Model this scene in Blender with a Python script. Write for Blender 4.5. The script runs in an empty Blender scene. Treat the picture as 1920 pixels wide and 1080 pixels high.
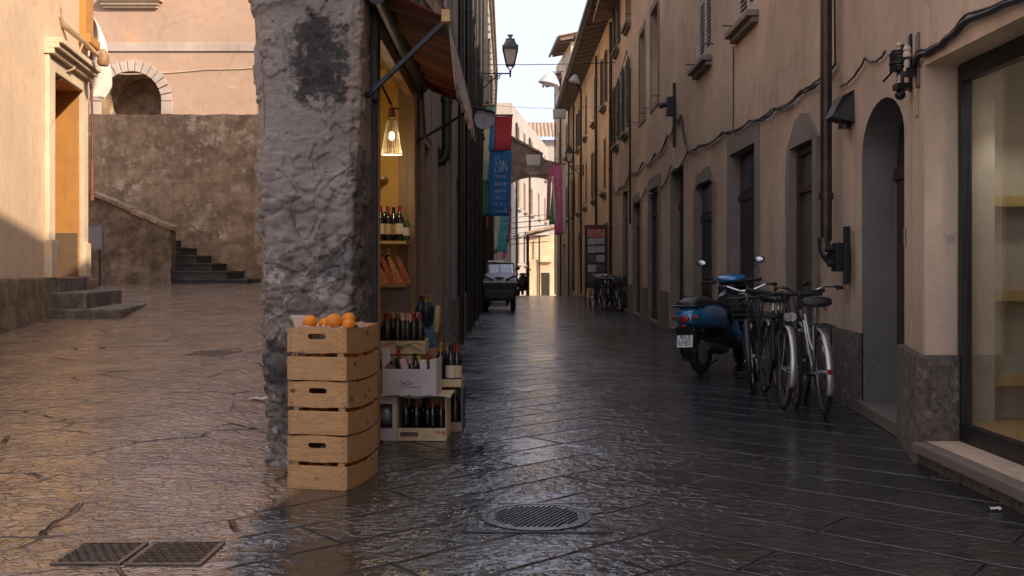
import bpy, bmesh, math, random
from math import sin, cos, pi, sqrt, radians
from mathutils import Vector, Matrix, noise, Euler
random.seed(7)
SC = bpy.context.scene
COL = SC.collection
F, CU, CV, CH = 1850.0, 960.0, 505.0, 1.19          # lens in photo pixels, vanishing point, eye height

def XX(u, Y): return (u - CU) / F * Y
def ZZ(v, Y): return CH + (CV - v) / F * Y
def PT(u, v, Y): return Vector((XX(u, Y), Y, ZZ(v, Y)))
def lerp(a, b, t): return a + (b - a) * t
def clamp(x, a=0.0, b=1.0): return max(a, min(b, x))
def smooth(t): t = clamp(t); return t * t * (3 - 2 * t)
def pl(pts):
    def f(y):
        if y <= pts[0][0]: return pts[0][1]
        for (a, xa), (b, xb) in zip(pts, pts[1:]):
            if y <= b: return lerp(xa, xb, (y - a) / (b - a))
        return pts[-1][1]
    return f

# ------------------------------------------------------------------ mesh builder
class MB:
    def __init__(s): s.v = []; s.f = []; s.M = None
    def add(s, vs, fs):
        n = len(s.v)
        s.v += [(s.M @ Vector(p)) if s.M else Vector(p) for p in vs]
        s.f += [tuple(i + n for i in f) for f in fs]
        return s
    def quad(s, a, b, c, d): return s.add([a, b, c, d], [(0, 1, 2, 3)])
    def poly(s, pts): return s.add(pts, [tuple(range(len(pts)))])
    def box(s, x0, x1, y0, y1, z0, z1):
        return s.add([(x0,y0,z0),(x1,y0,z0),(x1,y1,z0),(x0,y1,z0),(x0,y0,z1),(x1,y0,z1),(x1,y1,z1),(x0,y1,z1)],
                     [(0,3,2,1),(4,5,6,7),(0,1,5,4),(1,2,6,5),(2,3,7,6),(3,0,4,7)])
    def hexa(s, b4, t4):
        return s.add(list(b4) + list(t4), [(0,3,2,1),(4,5,6,7),(0,1,5,4),(1,2,6,5),(2,3,7,6),(3,0,4,7)])
    def bar(s, p0, p1, w, h, up=(0,0,1)):
        p0 = Vector(p0); p1 = Vector(p1); d = (p1 - p0).normalized(); up = Vector(up)
        sd = d.cross(up)
        if sd.length < 1e-4: sd = d.cross(Vector((1,0,0)))
        sd.normalize(); u2 = sd.cross(d).normalized()
        c = [sd*(-w/2)+u2*(-h/2), sd*(w/2)+u2*(-h/2), sd*(w/2)+u2*(h/2), sd*(-w/2)+u2*(h/2)]
        return s.add([p0+q for q in c]+[p1+q for q in c], [(0,1,2,3),(7,6,5,4),(0,4,5,1),(1,5,6,2),(2,6,7,3),(3,7,4,0)])
    def cyl(s, p0, p1, r0, r1=None, n=12, caps=True): return s.tube([p0, p1], [r0, r0 if r1 is None else r1], n, caps)
    def tube(s, pts, r, n=8, caps=True, closed=False):
        pts = [Vector(p) for p in pts]; k = len(pts)
        rr = r if isinstance(r, (list, tuple)) else [r]*k
        prev = None; vs = []; fs = []
        for i, p in enumerate(pts):
            a = pts[i-1] if (i > 0 or closed) else p
            b = pts[(i+1) % k] if (i < k-1 or closed) else p
            d = (b - a)
            d = d.normalized() if d.length > 1e-9 else Vector((0,0,1))
            if prev is None:
                q = Vector((0,0,1)) if abs(d.z) < .9 else Vector((1,0,0))
            else: q = prev
            u = (q - d * q.dot(d))
            if u.length < 1e-6: u = d.orthogonal()
            u.normalize(); w = d.cross(u); prev = u
            vs += [p + (u*cos(2*pi*j/n) + w*sin(2*pi*j/n))*rr[i] for j in range(n)]
        for i in range(k if closed else k-1):
            i2 = (i+1) % k
            for j in range(n):
                j2 = (j+1) % n
                fs.append((i*n+j, i*n+j2, i2*n+j2, i2*n+j))
        if caps and not closed:
            fs.append(tuple(range(n-1, -1, -1))); fs.append(tuple((k-1)*n+j for j in range(n)))
        return s.add(vs, fs)
    def lathe(s, c, prof, n=20, M=None):
        c = Vector(c); vs = []; fs = []; k = len(prof)
        for r, z in prof:
            for j in range(n):
                p = Vector((r*cos(2*pi*j/n), r*sin(2*pi*j/n), z))
                vs.append(c + (M @ p if M else p))
        for i in range(k-1):
            for j in range(n):
                j2 = (j+1) % n; fs.append((i*n+j, i*n+j2, (i+1)*n+j2, (i+1)*n+j))
        if prof[0][0] > 1e-5: fs.append(tuple(range(n-1, -1, -1)))
        if prof[-1][0] > 1e-5: fs.append(tuple((k-1)*n+j for j in range(n)))
        return s.add(vs, fs)
    def ball(s, c, r, sc=(1,1,1), n=16, m=10):
        prof = [(max(1e-6, sin(pi*i/m)), -cos(pi*i/m)) for i in range(m+1)]
        return s.lathe(c, prof, n, Matrix.Diagonal(Vector((r*sc[0], r*sc[1], r*sc[2]))))
    def ring(s, c, R, r, axis='x', n=32, m=8):
        ax = {'x': (Vector((0,1,0)), Vector((0,0,1))), 'y': (Vector((1,0,0)), Vector((0,0,1))), 'z': (Vector((1,0,0)), Vector((0,1,0)))}[axis]
        return s.tube([Vector(c) + ax[0]*R*cos(2*pi*i/n) + ax[1]*R*sin(2*pi*i/n) for i in range(n)], r, m, closed=True)
    def prism(s, pts, off):
        n = len(pts); off = Vector(off)
        a = [Vector(p) for p in pts]
        return s.add(a + [p+off for p in a], [tuple(range(n-1,-1,-1)), tuple(range(n, 2*n))] + [(i, (i+1)%n, (i+1)%n+n, i+n) for i in range(n)])
    def grid(s, fn, nu, nv):
        vs = [fn(i/nu, j/nv) for j in range(nv+1) for i in range(nu+1)]
        return s.add(vs, [(j*(nu+1)+i, j*(nu+1)+i+1, (j+1)*(nu+1)+i+1, (j+1)*(nu+1)+i) for j in range(nv) for i in range(nu)])
    def loft(s, secs, n=20, e=2.6):
        # secs: (y, xc, zc, halfw, halfh) superellipse sections along y
        vs = []; fs = []
        for y, xc, zc, a, b in secs:
            for j in range(n):
                t = 2*pi*j/n; c = cos(t); q = sin(t)
                vs.append((xc + a*math.copysign(abs(c)**(2/e), c), y, zc + b*math.copysign(abs(q)**(2/e), q)))
        k = len(secs)
        for i in range(k-1):
            for j in range(n):
                j2 = (j+1) % n; fs.append((i*n+j, i*n+j2, (i+1)*n+j2, (i+1)*n+j))
        fs.append(tuple(range(n-1,-1,-1))); fs.append(tuple((k-1)*n+j for j in range(n)))
        return s.add(vs, fs)
    def build(s, name, mat, parent=None, smooth_=False, bevel=0.0, loc=None, autos=None, solid=0.0):
        vs = s.v
        if parent is not None:
            inv = wm(parent).inverted(); vs = [inv @ v for v in vs]; o_loc = Vector((0,0,0))
        else:
            if loc is None:
                xs = [v.x for v in vs]; ys = [v.y for v in vs]; zs = [v.z for v in vs]
                loc = ((min(xs)+max(xs))/2, (min(ys)+max(ys))/2, min(zs))
            o_loc = Vector(loc); vs = [v - o_loc for v in vs]
        me = bpy.data.meshes.new(name); me.from_pydata([tuple(v) for v in vs], [], s.f); me.validate()
        bm = bmesh.new(); bm.from_mesh(me); bmesh.ops.recalc_face_normals(bm, faces=bm.faces)
        if bevel > 0:
            bmesh.ops.remove_doubles(bm, verts=bm.verts, dist=1e-5)
            ed = [e for e in bm.edges if len(e.link_faces) == 2 and e.calc_face_angle(0) > .6]
            bmesh.ops.bevel(bm, geom=ed, offset=bevel, segments=2, affect='EDGES', profile=.6, clamp_overlap=True)
        if smooth_:
            for f in bm.faces: f.smooth = True
            for e in bm.edges:
                if len(e.link_faces) == 2 and e.calc_face_angle(0) > (autos or .75): e.smooth = False
        bm.to_mesh(me); bm.free()
        o = bpy.data.objects.new(name, me); COL.objects.link(o); o.location = o_loc
        if solid:
            md = o.modifiers.new('solid', 'SOLIDIFY'); md.thickness = solid; md.offset = 0
        if mat: me.materials.append(mat)
        if parent is not None: o.parent = parent
        return o

def wm(o):
    m = Matrix.LocRotScale(o.location, o.rotation_euler, o.scale)
    return wm(o.parent) @ m if o.parent else m
def tag(o, label=None, cat=None, group=None, kind=None):
    for k, v in (('label', label), ('category', cat), ('group', group), ('kind', kind)):
        if v: o[k] = v
    return o
def thing(name, label, cat, loc=(0,0,0), rotz=0, group=None):
    o = bpy.data.objects.new(name, None); COL.objects.link(o); o.empty_display_size = .2
    o.location = loc; o.rotation_euler = (0,0,rotz)
    return tag(o, label, cat, group)
def dup(o, parent=None, loc=None, rot=None, label=None, group=None):
    c = o.copy(); COL.objects.link(c); c.parent = parent
    for ch in list(o.children): dup(ch, c)
    if loc is not None: c.location = loc
    if rot is not None: c.rotation_euler = rot if isinstance(rot, (tuple, Euler)) else (0,0,rot)
    return tag(c, label, None, group)
def recolor(o, m):
    o.material_slots[0].link = 'OBJECT'; o.material_slots[0].material = m
def kids(o): return {k.name.split('.')[0]: k for k in o.children}

# ------------------------------------------------------------------ node helper
class N:
    def __init__(s, name):
        s.m = bpy.data.materials.new(name); s.m.use_nodes = True; s.t = s.m.node_tree
        s.b = s.t.nodes['Principled BSDF']; s.out = s.t.nodes['Material Output']
    def new(s, t, **kw):
        n = s.t.nodes.new(t)
        for k, v in kw.items(): setattr(n, k, v)
        return n
    def put(s, sock, val):
        if isinstance(val, bpy.types.NodeSocket): s.t.links.new(val, sock)
        elif isinstance(val, (tuple, list)) and sock.type == 'RGBA': sock.default_value = tuple(val[:3]) + (1,)
        else: sock.default_value = val
    def obj(s): return s.new('ShaderNodeTexCoord').outputs['Object']
    def pos(s): return s.new('ShaderNodeNewGeometry').outputs['Position']
    def mp(s, vec, sc=(1,1,1), rot=(0,0,0), loc=(0,0,0)):
        n = s.new('ShaderNodeMapping'); s.put(n.inputs['Vector'], vec)
        n.inputs['Scale'].default_value = sc; n.inputs['Rotation'].default_value = rot; n.inputs['Location'].default_value = loc
        return n.outputs[0]
    def noise(s, vec, scale=5, detail=6, rough=.55, dist=0, col=False):
        n = s.new('ShaderNodeTexNoise'); s.put(n.inputs['Vector'], vec)
        n.inputs['Scale'].default_value = scale; n.inputs['Detail'].default_value = detail
        n.inputs['Roughness'].default_value = rough; n.inputs['Distortion'].default_value = dist
        return n.outputs['Color' if col else 'Fac']
    def voro(s, vec, scale=5, feature='F1', out='Distance', rnd=1.0):
        n = s.new('ShaderNodeTexVoronoi', feature=feature); s.put(n.inputs['Vector'], vec); n.inputs['Scale'].default_value = scale
        n.inputs['Randomness'].default_value = rnd
        return n.outputs[out]
    def math(s, op, a, b=0.0, c=None, cl=False):
        n = s.new('ShaderNodeMath', operation=op, use_clamp=cl); s.put(n.inputs[0], a); s.put(n.inputs[1], b)
        if c is not None: s.put(n.inputs[2], c)
        return n.outputs[0]
    def rng(s, x, a, b, c=0.0, d=1.0):
        n = s.new('ShaderNodeMapRange', interpolation_type='SMOOTHSTEP'); s.put(n.inputs[0], x)
        for i, q in enumerate((a, b, c, d)): n.inputs[i+1].default_value = q
        return n.outputs[0]
    def mix(s, f, a, b, mode='MIX'):
        n = s.new('ShaderNodeMix', data_type='RGBA', blend_type=mode); s.put(n.inputs[0], f); s.put(n.inputs[6], a); s.put(n.inputs[7], b)
        return n.outputs[2]
    def xyz(s, v):
        n = s.new('ShaderNodeSeparateXYZ'); s.put(n.inputs[0], v); return n.outputs
    def comb(s, x, y, z=0.0):
        n = s.new('ShaderNodeCombineXYZ'); s.put(n.inputs[0], x); s.put(n.inputs[1], y); s.put(n.inputs[2], z); return n.outputs[0]
    def vadd(s, a, b, op='ADD'):
        n = s.new('ShaderNodeVectorMath', operation=op); s.put(n.inputs[0], a); s.put(n.inputs[1], b); return n.outputs[0]
    def vlen(s, a, b):
        n = s.new('ShaderNodeVectorMath', operation='DISTANCE'); s.put(n.inputs[0], a); s.put(n.inputs[1], b); return n.outputs['Value']
    def bump(s, h, strength=.5, dist=.02, prev=None):
        n = s.new('ShaderNodeBump'); s.put(n.inputs['Height'], h); n.inputs['Strength'].default_value = strength; n.inputs['Distance'].default_value = dist
        if prev is not None: s.put(n.inputs['Normal'], prev)
        return n.outputs[0]
    def set(s, col=None, rough=None, normal=None, **kw):
        if col is not None: s.put(s.b.inputs['Base Color'], col)
        if rough is not None: s.put(s.b.inputs['Roughness'], rough)
        if normal is not None: s.put(s.b.inputs['Normal'], normal)
        for k, v in kw.items(): s.put(s.b.inputs[k.replace('_', ' ')], v)
        return s.m

def hx(c, k=1.0): return tuple(min(1, x*k) for x in c)

def stucco(name, base, k1=.78, k2=1.18, stain=(.10,.085,.07), stain_amt=.35, bump=.25, fine=38, rough=.85, patch=None, patch_lo=.6):
    n = N(name); p = n.obj()
    a = n.noise(p, .55, 8, .6); b = n.noise(p, 5, 8, .65); c = n.noise(n.mp(p, (2.2,2.2,.22)), 2.2, 7, .62)
    col = n.mix(n.rng(a, .3, .7), hx(base, k1), hx(base, k2))
    col = n.mix(n.math('MULTIPLY', n.rng(b, .4, .75), .35), col, hx(base, .62))
    col = n.mix(n.math('MULTIPLY', n.rng(c, .5, .78), stain_amt), col, stain)
    if patch:
        d = n.noise(n.mp(p, (1,1,1), loc=(7,3,2)), 1.1, 9, .68, .4)
        col = n.mix(n.rng(d, patch_lo, patch_lo+.035), col, patch)
        d2 = n.noise(n.mp(p, (1,1,1), loc=(1,9,5)), 2.4, 10, .7, .5)
        col = n.mix(n.math('MULTIPLY', n.rng(d2, patch_lo+.03, patch_lo+.05), .6), col, hx(base, 1.2))
    h = n.math('ADD', n.math('MULTIPLY', n.noise(p, fine, 6, .7), .35), n.noise(p, 6, 8, .62))
    wv = n.vadd(p, n.vadd(n.noise(p, 2.2, 5, .65, col=True), (.8,.8,.8), 'MULTIPLY'))
    ck = n.math('MULTIPLY', n.rng(n.voro(wv, .55, 'DISTANCE_TO_EDGE'), .011, .002), n.rng(n.noise(p, .9, 3), .46, .6))
    col = n.mix(n.math('MULTIPLY', ck, .35), col, hx(base, .4)); h = n.math('SUBTRACT', h, n.math('MULTIPLY', ck, .5))
    dr = n.math('MULTIPLY', n.rng(n.noise(n.mp(p, (9,9,.35)), 1.6, 5, .6), .60, .74), n.rng(n.noise(p, .7, 4), .45, .65))
    col = n.mix(n.math('MULTIPLY', dr, .45), col, hx(base, .42))
    return n.set(col, rough, n.bump(h, bump, .03))

def plain(name, base, rough=.5, metallic=0.0, var=.25, scale=9, bump=.0, bscale=60, spec=None, coat=0.0, rv=.12, scl=(1,1,1)):
    n = N(name); p = n.mp(n.obj(), scl)
    a = n.noise(p, scale, 8, .62)
    col = n.mix(n.rng(a, .3, .7), hx(base, 1-var), hx(base, 1+var*.7))
    r = n.math('ADD', n.math('MULTIPLY', n.noise(p, scale*2.3, 5), rv*2), rough-rv, cl=True)
    n.set(col, r, n.bump(n.noise(p, bscale, 5), bump, .01) if bump else None, Metallic=metallic)
    if coat: n.set(Coat_Weight=coat, Coat_Roughness=.08)
    return n.m

def rough_stone(name, base, dark, light, scale=3.0, bump=.6, joints=False, rough=.9):
    n = N(name); p = n.obj()
    w = n.vadd(p, n.vadd(n.noise(p, 3, 4, .5, col=True), (.12,.12,.12), 'MULTIPLY'))
    a = n.noise(w, scale, 13, .74); b = n.noise(w, scale*.28, 8, .66); c = n.noise(p, scale*9, 8, .75)
    col = n.mix(n.rng(a, .38, .60), dark, base)
    col = n.mix(n.math('MULTIPLY', n.rng(b, .54, .60), n.rng(a, .46, .54)), col, light)
    g_ = n.noise(n.mp(p, (3.2,3.2,.3)), 1.5, 8, .68)
    col = n.mix(n.math('MULTIPLY', n.rng(g_, .50, .66), .5), col, hx(dark, .8))
    col = n.mix(n.math('MULTIPLY', n.rng(n.noise(n.mp(w, loc=(5,2,8)), scale*1.7, 12, .76), .57, .61), .7), col, light)
    col = n.mix(n.math('MULTIPLY', n.rng(c, .52, .70), .55), col, hx(dark, .6))
    h = n.math('ADD', a, n.math('MULTIPLY', c, .3))
    if joints:
        j = n.voro(n.mp(w, (1,1,2.1)), joints, 'DISTANCE_TO_EDGE')
        h = n.math('ADD', h, n.rng(j, 0, .09, 0, .8))
        col = n.mix(n.rng(j, .05, 0.0, 0, .7), col, hx(dark, .55))
    return n.set(col, rough, n.bump(h, bump, .06))

def wood(name, base, dark, axis='x', scale=1.0, rough=.55, knots=True):
    n = N(name); p = n.obj()
    rnd = n.new('ShaderNodeObjectInfo').outputs['Random']
    p = n.vadd(p, n.comb(n.math('MULTIPLY', rnd, 13.0), n.math('MULTIPLY', rnd, 7.0), n.math('MULTIPLY', rnd, 5.0)))
    st = {'x': (.35,2.5,2.5), 'y': (2.5,.35,2.5), 'z': (2.5,2.5,.35)}[axis]
    q = n.mp(p, st)
    g = n.noise(q, 5*scale, 3, .5, 1.2)
    rings = n.math('SINE', n.math('MULTIPLY', g, 70.0))
    fine = n.noise(n.mp(p, tuple(x*x*1.6+.02 for x in st)), 30*scale, 4, .6)
    f = n.math('ADD', n.math('MULTIPLY', n.rng(rings, -.4, 1), .38), n.math('MULTIPLY', n.rng(fine, .4, .75), .35), cl=True)
    col = n.mix(f, base, dark)
    col = n.mix(n.math('MULTIPLY', n.rng(n.noise(p, 4, 5), .45, .8), .35), col, hx(dark, .8))
    if knots:
        k = n.voro(n.mp(p, tuple(1.0 if a == .35 else 1.35 for a in st)), 6.5)
        col = n.mix(n.rng(k, .17, .07), col, hx(dark, .32))
    return n.set(col, rough, n.bump(f, .15, .004))

def glass_mat(name, tint=(1,1,1), rough=.03, refl=1.0):
    n = N(name)
    lw = n.new('ShaderNodeLayerWeight'); lw.inputs['Blend'].default_value = .5
    fac = n.math('ADD', n.math('MULTIPLY', n.math('POWER', lw.outputs['Facing'], 5.0), .95), .045)
    tr = n.new('ShaderNodeBsdfTransparent'); tr.inputs[0].default_value = tuple(tint)+(1,)
    gl = n.new('ShaderNodeBsdfGlossy'); gl.inputs['Roughness'].default_value = rough
    wob = n.bump(n.noise(n.obj(), 1.3, 2), .12, .05); n.put(gl.inputs['Normal'], wob)
    mx = n.new('ShaderNodeMixShader'); n.put(mx.inputs[0], n.math('MULTIPLY', fac, refl, cl=True))
    n.t.links.new(tr.outputs[0], mx.inputs[1]); n.t.links.new(gl.outputs[0], mx.inputs[2]); n.t.links.new(mx.outputs[0], n.out.inputs[0])
    return n.m

def emit(name, col, st):
    n = N(name); n.set((0,0,0), .5, Emission_Color=col, Emission_Strength=st); return n.m

# ------------------------------------------------------------------ materials
m_tan = stucco('tan_stucco', (.58,.43,.305), k1=.70, k2=1.12, stain=(.22,.165,.115), stain_amt=.42, bump=.4, patch=(.43,.335,.25), patch_lo=.60)
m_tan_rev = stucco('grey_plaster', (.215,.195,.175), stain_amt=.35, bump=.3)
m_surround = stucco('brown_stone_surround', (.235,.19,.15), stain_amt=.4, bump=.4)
m_plinth = rough_stone('pebbledash', (.27,.21,.16), (.12,.095,.075), (.40,.33,.26), 22, 1.0)
m_ochre = stucco('ochre_stucco', (.80,.54,.29), stain_amt=.3)
m_ochre2 = stucco('pale_ochre_stucco', (.68,.51,.34), stain_amt=.3)
m_sunwall = stucco('cream_ochre_wall', (.66,.475,.32), k1=.9, k2=1.08, stain=(.45,.25,.10), stain_amt=.28, bump=.18)
m_orange = stucco('shade_orange_plaster', (.52,.235,.06), k1=.8, k2=1.1, stain_amt=.22, bump=.2)  # orange carries the bounced glow and shade of the doorway and corner
m_trim = stucco('cream_trim', (.66,.52,.36), stain=(.4,.25,.12), stain_amt=.25, bump=.2)
m_peach = stucco('peach_facade', (.45,.30,.215), k1=.92, k2=1.06, stain=(.42,.24,.14), stain_amt=.2, bump=.15, patch=(.50,.31,.19), patch_lo=.61)
m_string = stucco('grey_string_course', (.47,.38,.32), stain_amt=.25, bump=.2)
m_ret = rough_stone('stained_render', (.50,.335,.20), (.27,.18,.105), (.68,.52,.36), 2.6, 1.0)
m_flank = rough_stone('old_masonry', (.31,.205,.125), (.14,.095,.06), (.27,.205,.145), 3.4, 1.0)
m_step = rough_stone('worn_step_stone', (.15,.125,.10), (.08,.066,.055), (.22,.18,.15), 4, .5, rough=.6)
m_dstep = plain('dark_stone', (.055,.05,.048), .5, var=.4, bump=.3)
m_left1 = stucco('grey_brown_plaster', (.245,.205,.175), stain=(.06,.05,.045), stain_amt=.55, bump=.4, patch=(.30,.27,.24), patch_lo=.64)
m_left2 = stucco('dark_plaster', (.20,.175,.16), stain=(.05,.045,.04), stain_amt=.5, bump=.4)
m_left3 = stucco('warm_old_plaster', (.38,.29,.23), stain_amt=.5, bump=.4)
m_yellow = stucco('yellow_shop_plaster', (.66,.43,.12), k1=.92, k2=1.05, stain_amt=.1, bump=.1)
m_jamb = plain('tan_painted_wood', (.30,.195,.095), .5, var=.2, scale=3, bump=.1)
m_black = plain('black_paint', (.014,.014,.015), .4, var=.3, rv=.1)
m_iron = plain('dark_iron', (.022,.021,.021), .5, .1, var=.35, scale=14, bump=.2)
m_pipe = plain('brown_downpipe', (.055,.040,.033), .35, .5, var=.4, scale=6, bump=.15)
m_pipe_dk = plain('dark_downpipe', (.03,.028,.028), .4, .3, var=.4, scale=6, bump=.1)
m_cable = plain('black_cable', (.02,.019,.019), .5, var=.4)
m_brownwood = wood('dark_brown_wood', (.065,.038,.024), (.035,.02,.013), 'z', 1, .45, False)
m_dkwood = wood('blackened_wood', (.04,.032,.027), (.02,.016,.014), 'z', 1, .5, False)
m_olive = plain('dusty_glass', (.085,.075,.05), .12, var=.25, scale=2)
m_dkglass = plain('dark_window_glass', (.02,.022,.024), .06, var=.3, scale=2, rv=.03)
m_shut = plain('grey_white_shutter', (.50,.46,.41), .6, var=.2)
m_shut_dk = plain('brown_shutter', (.085,.06,.045), .55, var=.3)
m_shut_gr = plain('green_shutter', (.03,.05,.045), .5, var=.3)
m_shut_oc = plain('ochre_brown_shutter', (.33,.205,.11), .6, var=.2)
m_marble = stucco('pale_sill_stone', (.19,.155,.125), stain_amt=.4, bump=.15, rough=.5)
m_pine = wood('pine_crate_board', (.60,.345,.145), (.35,.17,.06), 'x')
m_pine_y = wood('pine_crate_side', (.52,.29,.12), (.31,.155,.058), 'y')
m_shelf = wood('shelf_wood', (.55,.38,.17), (.40,.25,.10), 'x', 1, .5, False)
m_tile = plain('roof_tile', (.36,.25,.18), .8, var=.4, scale=3, bump=.4, bscale=20)
m_rafter = wood('eaves_timber', (.21,.15,.105), (.12,.085,.06), 'x', 1, .7, False)
m_arch = rough_stone('arch_masonry', (.27,.205,.145), (.15,.11,.08), (.38,.30,.22), 2.0, .8)
m_cream_far = stucco('cream_far_facade', (.40,.35,.305), k1=.85, k2=1.1, stain=(.38,.27,.2), stain_amt=.5, bump=.2)
m_white_cloth = plain('white_cloth', (.72,.66,.60), .8, var=.1, scale=3)
m_chrome = plain('brushed_steel', (.55,.54,.53), .22, 1.0, var=.15)
m_silver = plain('silver_bike_paint', (.48,.46,.44), .3, .75, var=.12)
m_rubber = plain('rubber', (.012,.012,.012), .7, var=.3)
m_blackpl = plain('black_plastic', (.014,.014,.016), .35, var=.3, rv=.08)
m_blue = plain('scooter_blue', (.016,.165,.35), .22, .2, var=.12, coat=.8, rv=.05)
m_redlens = plain('red_lens', (.28,.02,.012), .15, var=.2)
m_plate = plain('white_plate', (.72,.72,.70), .4, var=.08)
m_orangel = plain('amber_lens', (.45,.13,.02), .15, var=.2)
m_seat = plain('black_seat_vinyl', (.016,.016,.017), .42, var=.3, bump=.2, bscale=120)
m_bglass = plain('dark_bottle_glass', (.006,.008,.007), .07, var=.3, rv=.03, coat=.5)
m_gglass = plain('green_bottle_glass', (.02,.06,.02), .07, var=.3, rv=.03, coat=.5)
m_blglass = plain('blue_bottle_glass', (.018,.028,.055), .08, var=.3, rv=.03)
m_caps = {k: plain(k+'_capsule', c, .3, mt, var=.2, rv=.06) for k, c, mt in (('red', (.30,.035,.025), 0), ('gold', (.50,.33,.12), .6), ('white', (.62,.58,.52), 0), ('black', (.03,.028,.028), 0), ('green', (.22,.25,.12), .2), ('pink', (.58,.33,.26), 0), ('yellow', (.6,.42,.08), 0))}
m_lab = {k: plain(k+'_label', c, .65, var=.1, scale=20) for k, c in (('white', (.66,.60,.53)), ('cream', (.58,.46,.26)), ('pink', (.62,.42,.40)), ('tan', (.45,.33,.19)), ('red', (.33,.09,.06)))}
m_card_w = plain('white_carton', (.55,.52,.50), .75, var=.14, scale=5, bump=.1)
m_card_l = plain('lilac_white_carton', (.56,.50,.49), .75, var=.12, scale=5, bump=.1)
m_card_c = plain('cream_carton', (.60,.46,.27), .7, var=.14, scale=5)
m_card_b = plain('brown_carton', (.36,.24,.14), .8, var=.2, scale=5, bump=.1)
m_card_y = plain('yellow_carton', (.60,.42,.03), .7, var=.15)
m_card_bl = plain('blue_carton', (.02,.045,.12), .6, var=.2)
m_print_r = plain('red_print', (.38,.09,.06), .7, var=.2); m_print_g = plain('green_print', (.20,.28,.10), .7, var=.2)
m_print_k = plain('dark_print', (.09,.08,.09), .7, var=.2)
m_orangefr = plain('orange_peel', (.82,.26,.015), .38, var=.16, scale=14, bump=.25, bscale=160, rv=.05)
m_paper = plain('crate_paper', (.60,.46,.36), .6, var=.15, scale=9, bump=.2)
m_cello = glass_mat('cellophane', (.94,.93,.92), .12, 1.6)
m_glass = glass_mat('shop_glass', (.93,.93,.92), .02, 2.0)
m_lampglass = glass_mat('lamp_glass', (.96,.93,.86), .1, 1.6)
m_bulb = emit('lamp_bulb', (1,.78,.5), 5)
m_spot = emit('spot_lens', (1,.78,.5), 18)
n_ = N('frosted_lantern_glass'); n_.set((.80,.78,.76), .3); tl_ = n_.new('ShaderNodeBsdfTranslucent'); tl_.inputs[0].default_value = (.9,.88,.86,1); mx_ = n_.new('ShaderNodeMixShader'); mx_.inputs[0].default_value = .6
n_.t.links.new(n_.b.outputs[0], mx_.inputs[1]); n_.t.links.new(tl_.outputs[0], mx_.inputs[2]); n_.t.links.new(mx_.outputs[0], n_.out.inputs[0]); m_lantern = n_.m
m_car_w = plain('pale_car_paint', (.50,.50,.52), .25, var=.06, coat=.5)
m_greypaint = plain('dull_grey_paint', (.25,.24,.25), .35, .3, var=.15)
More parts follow.
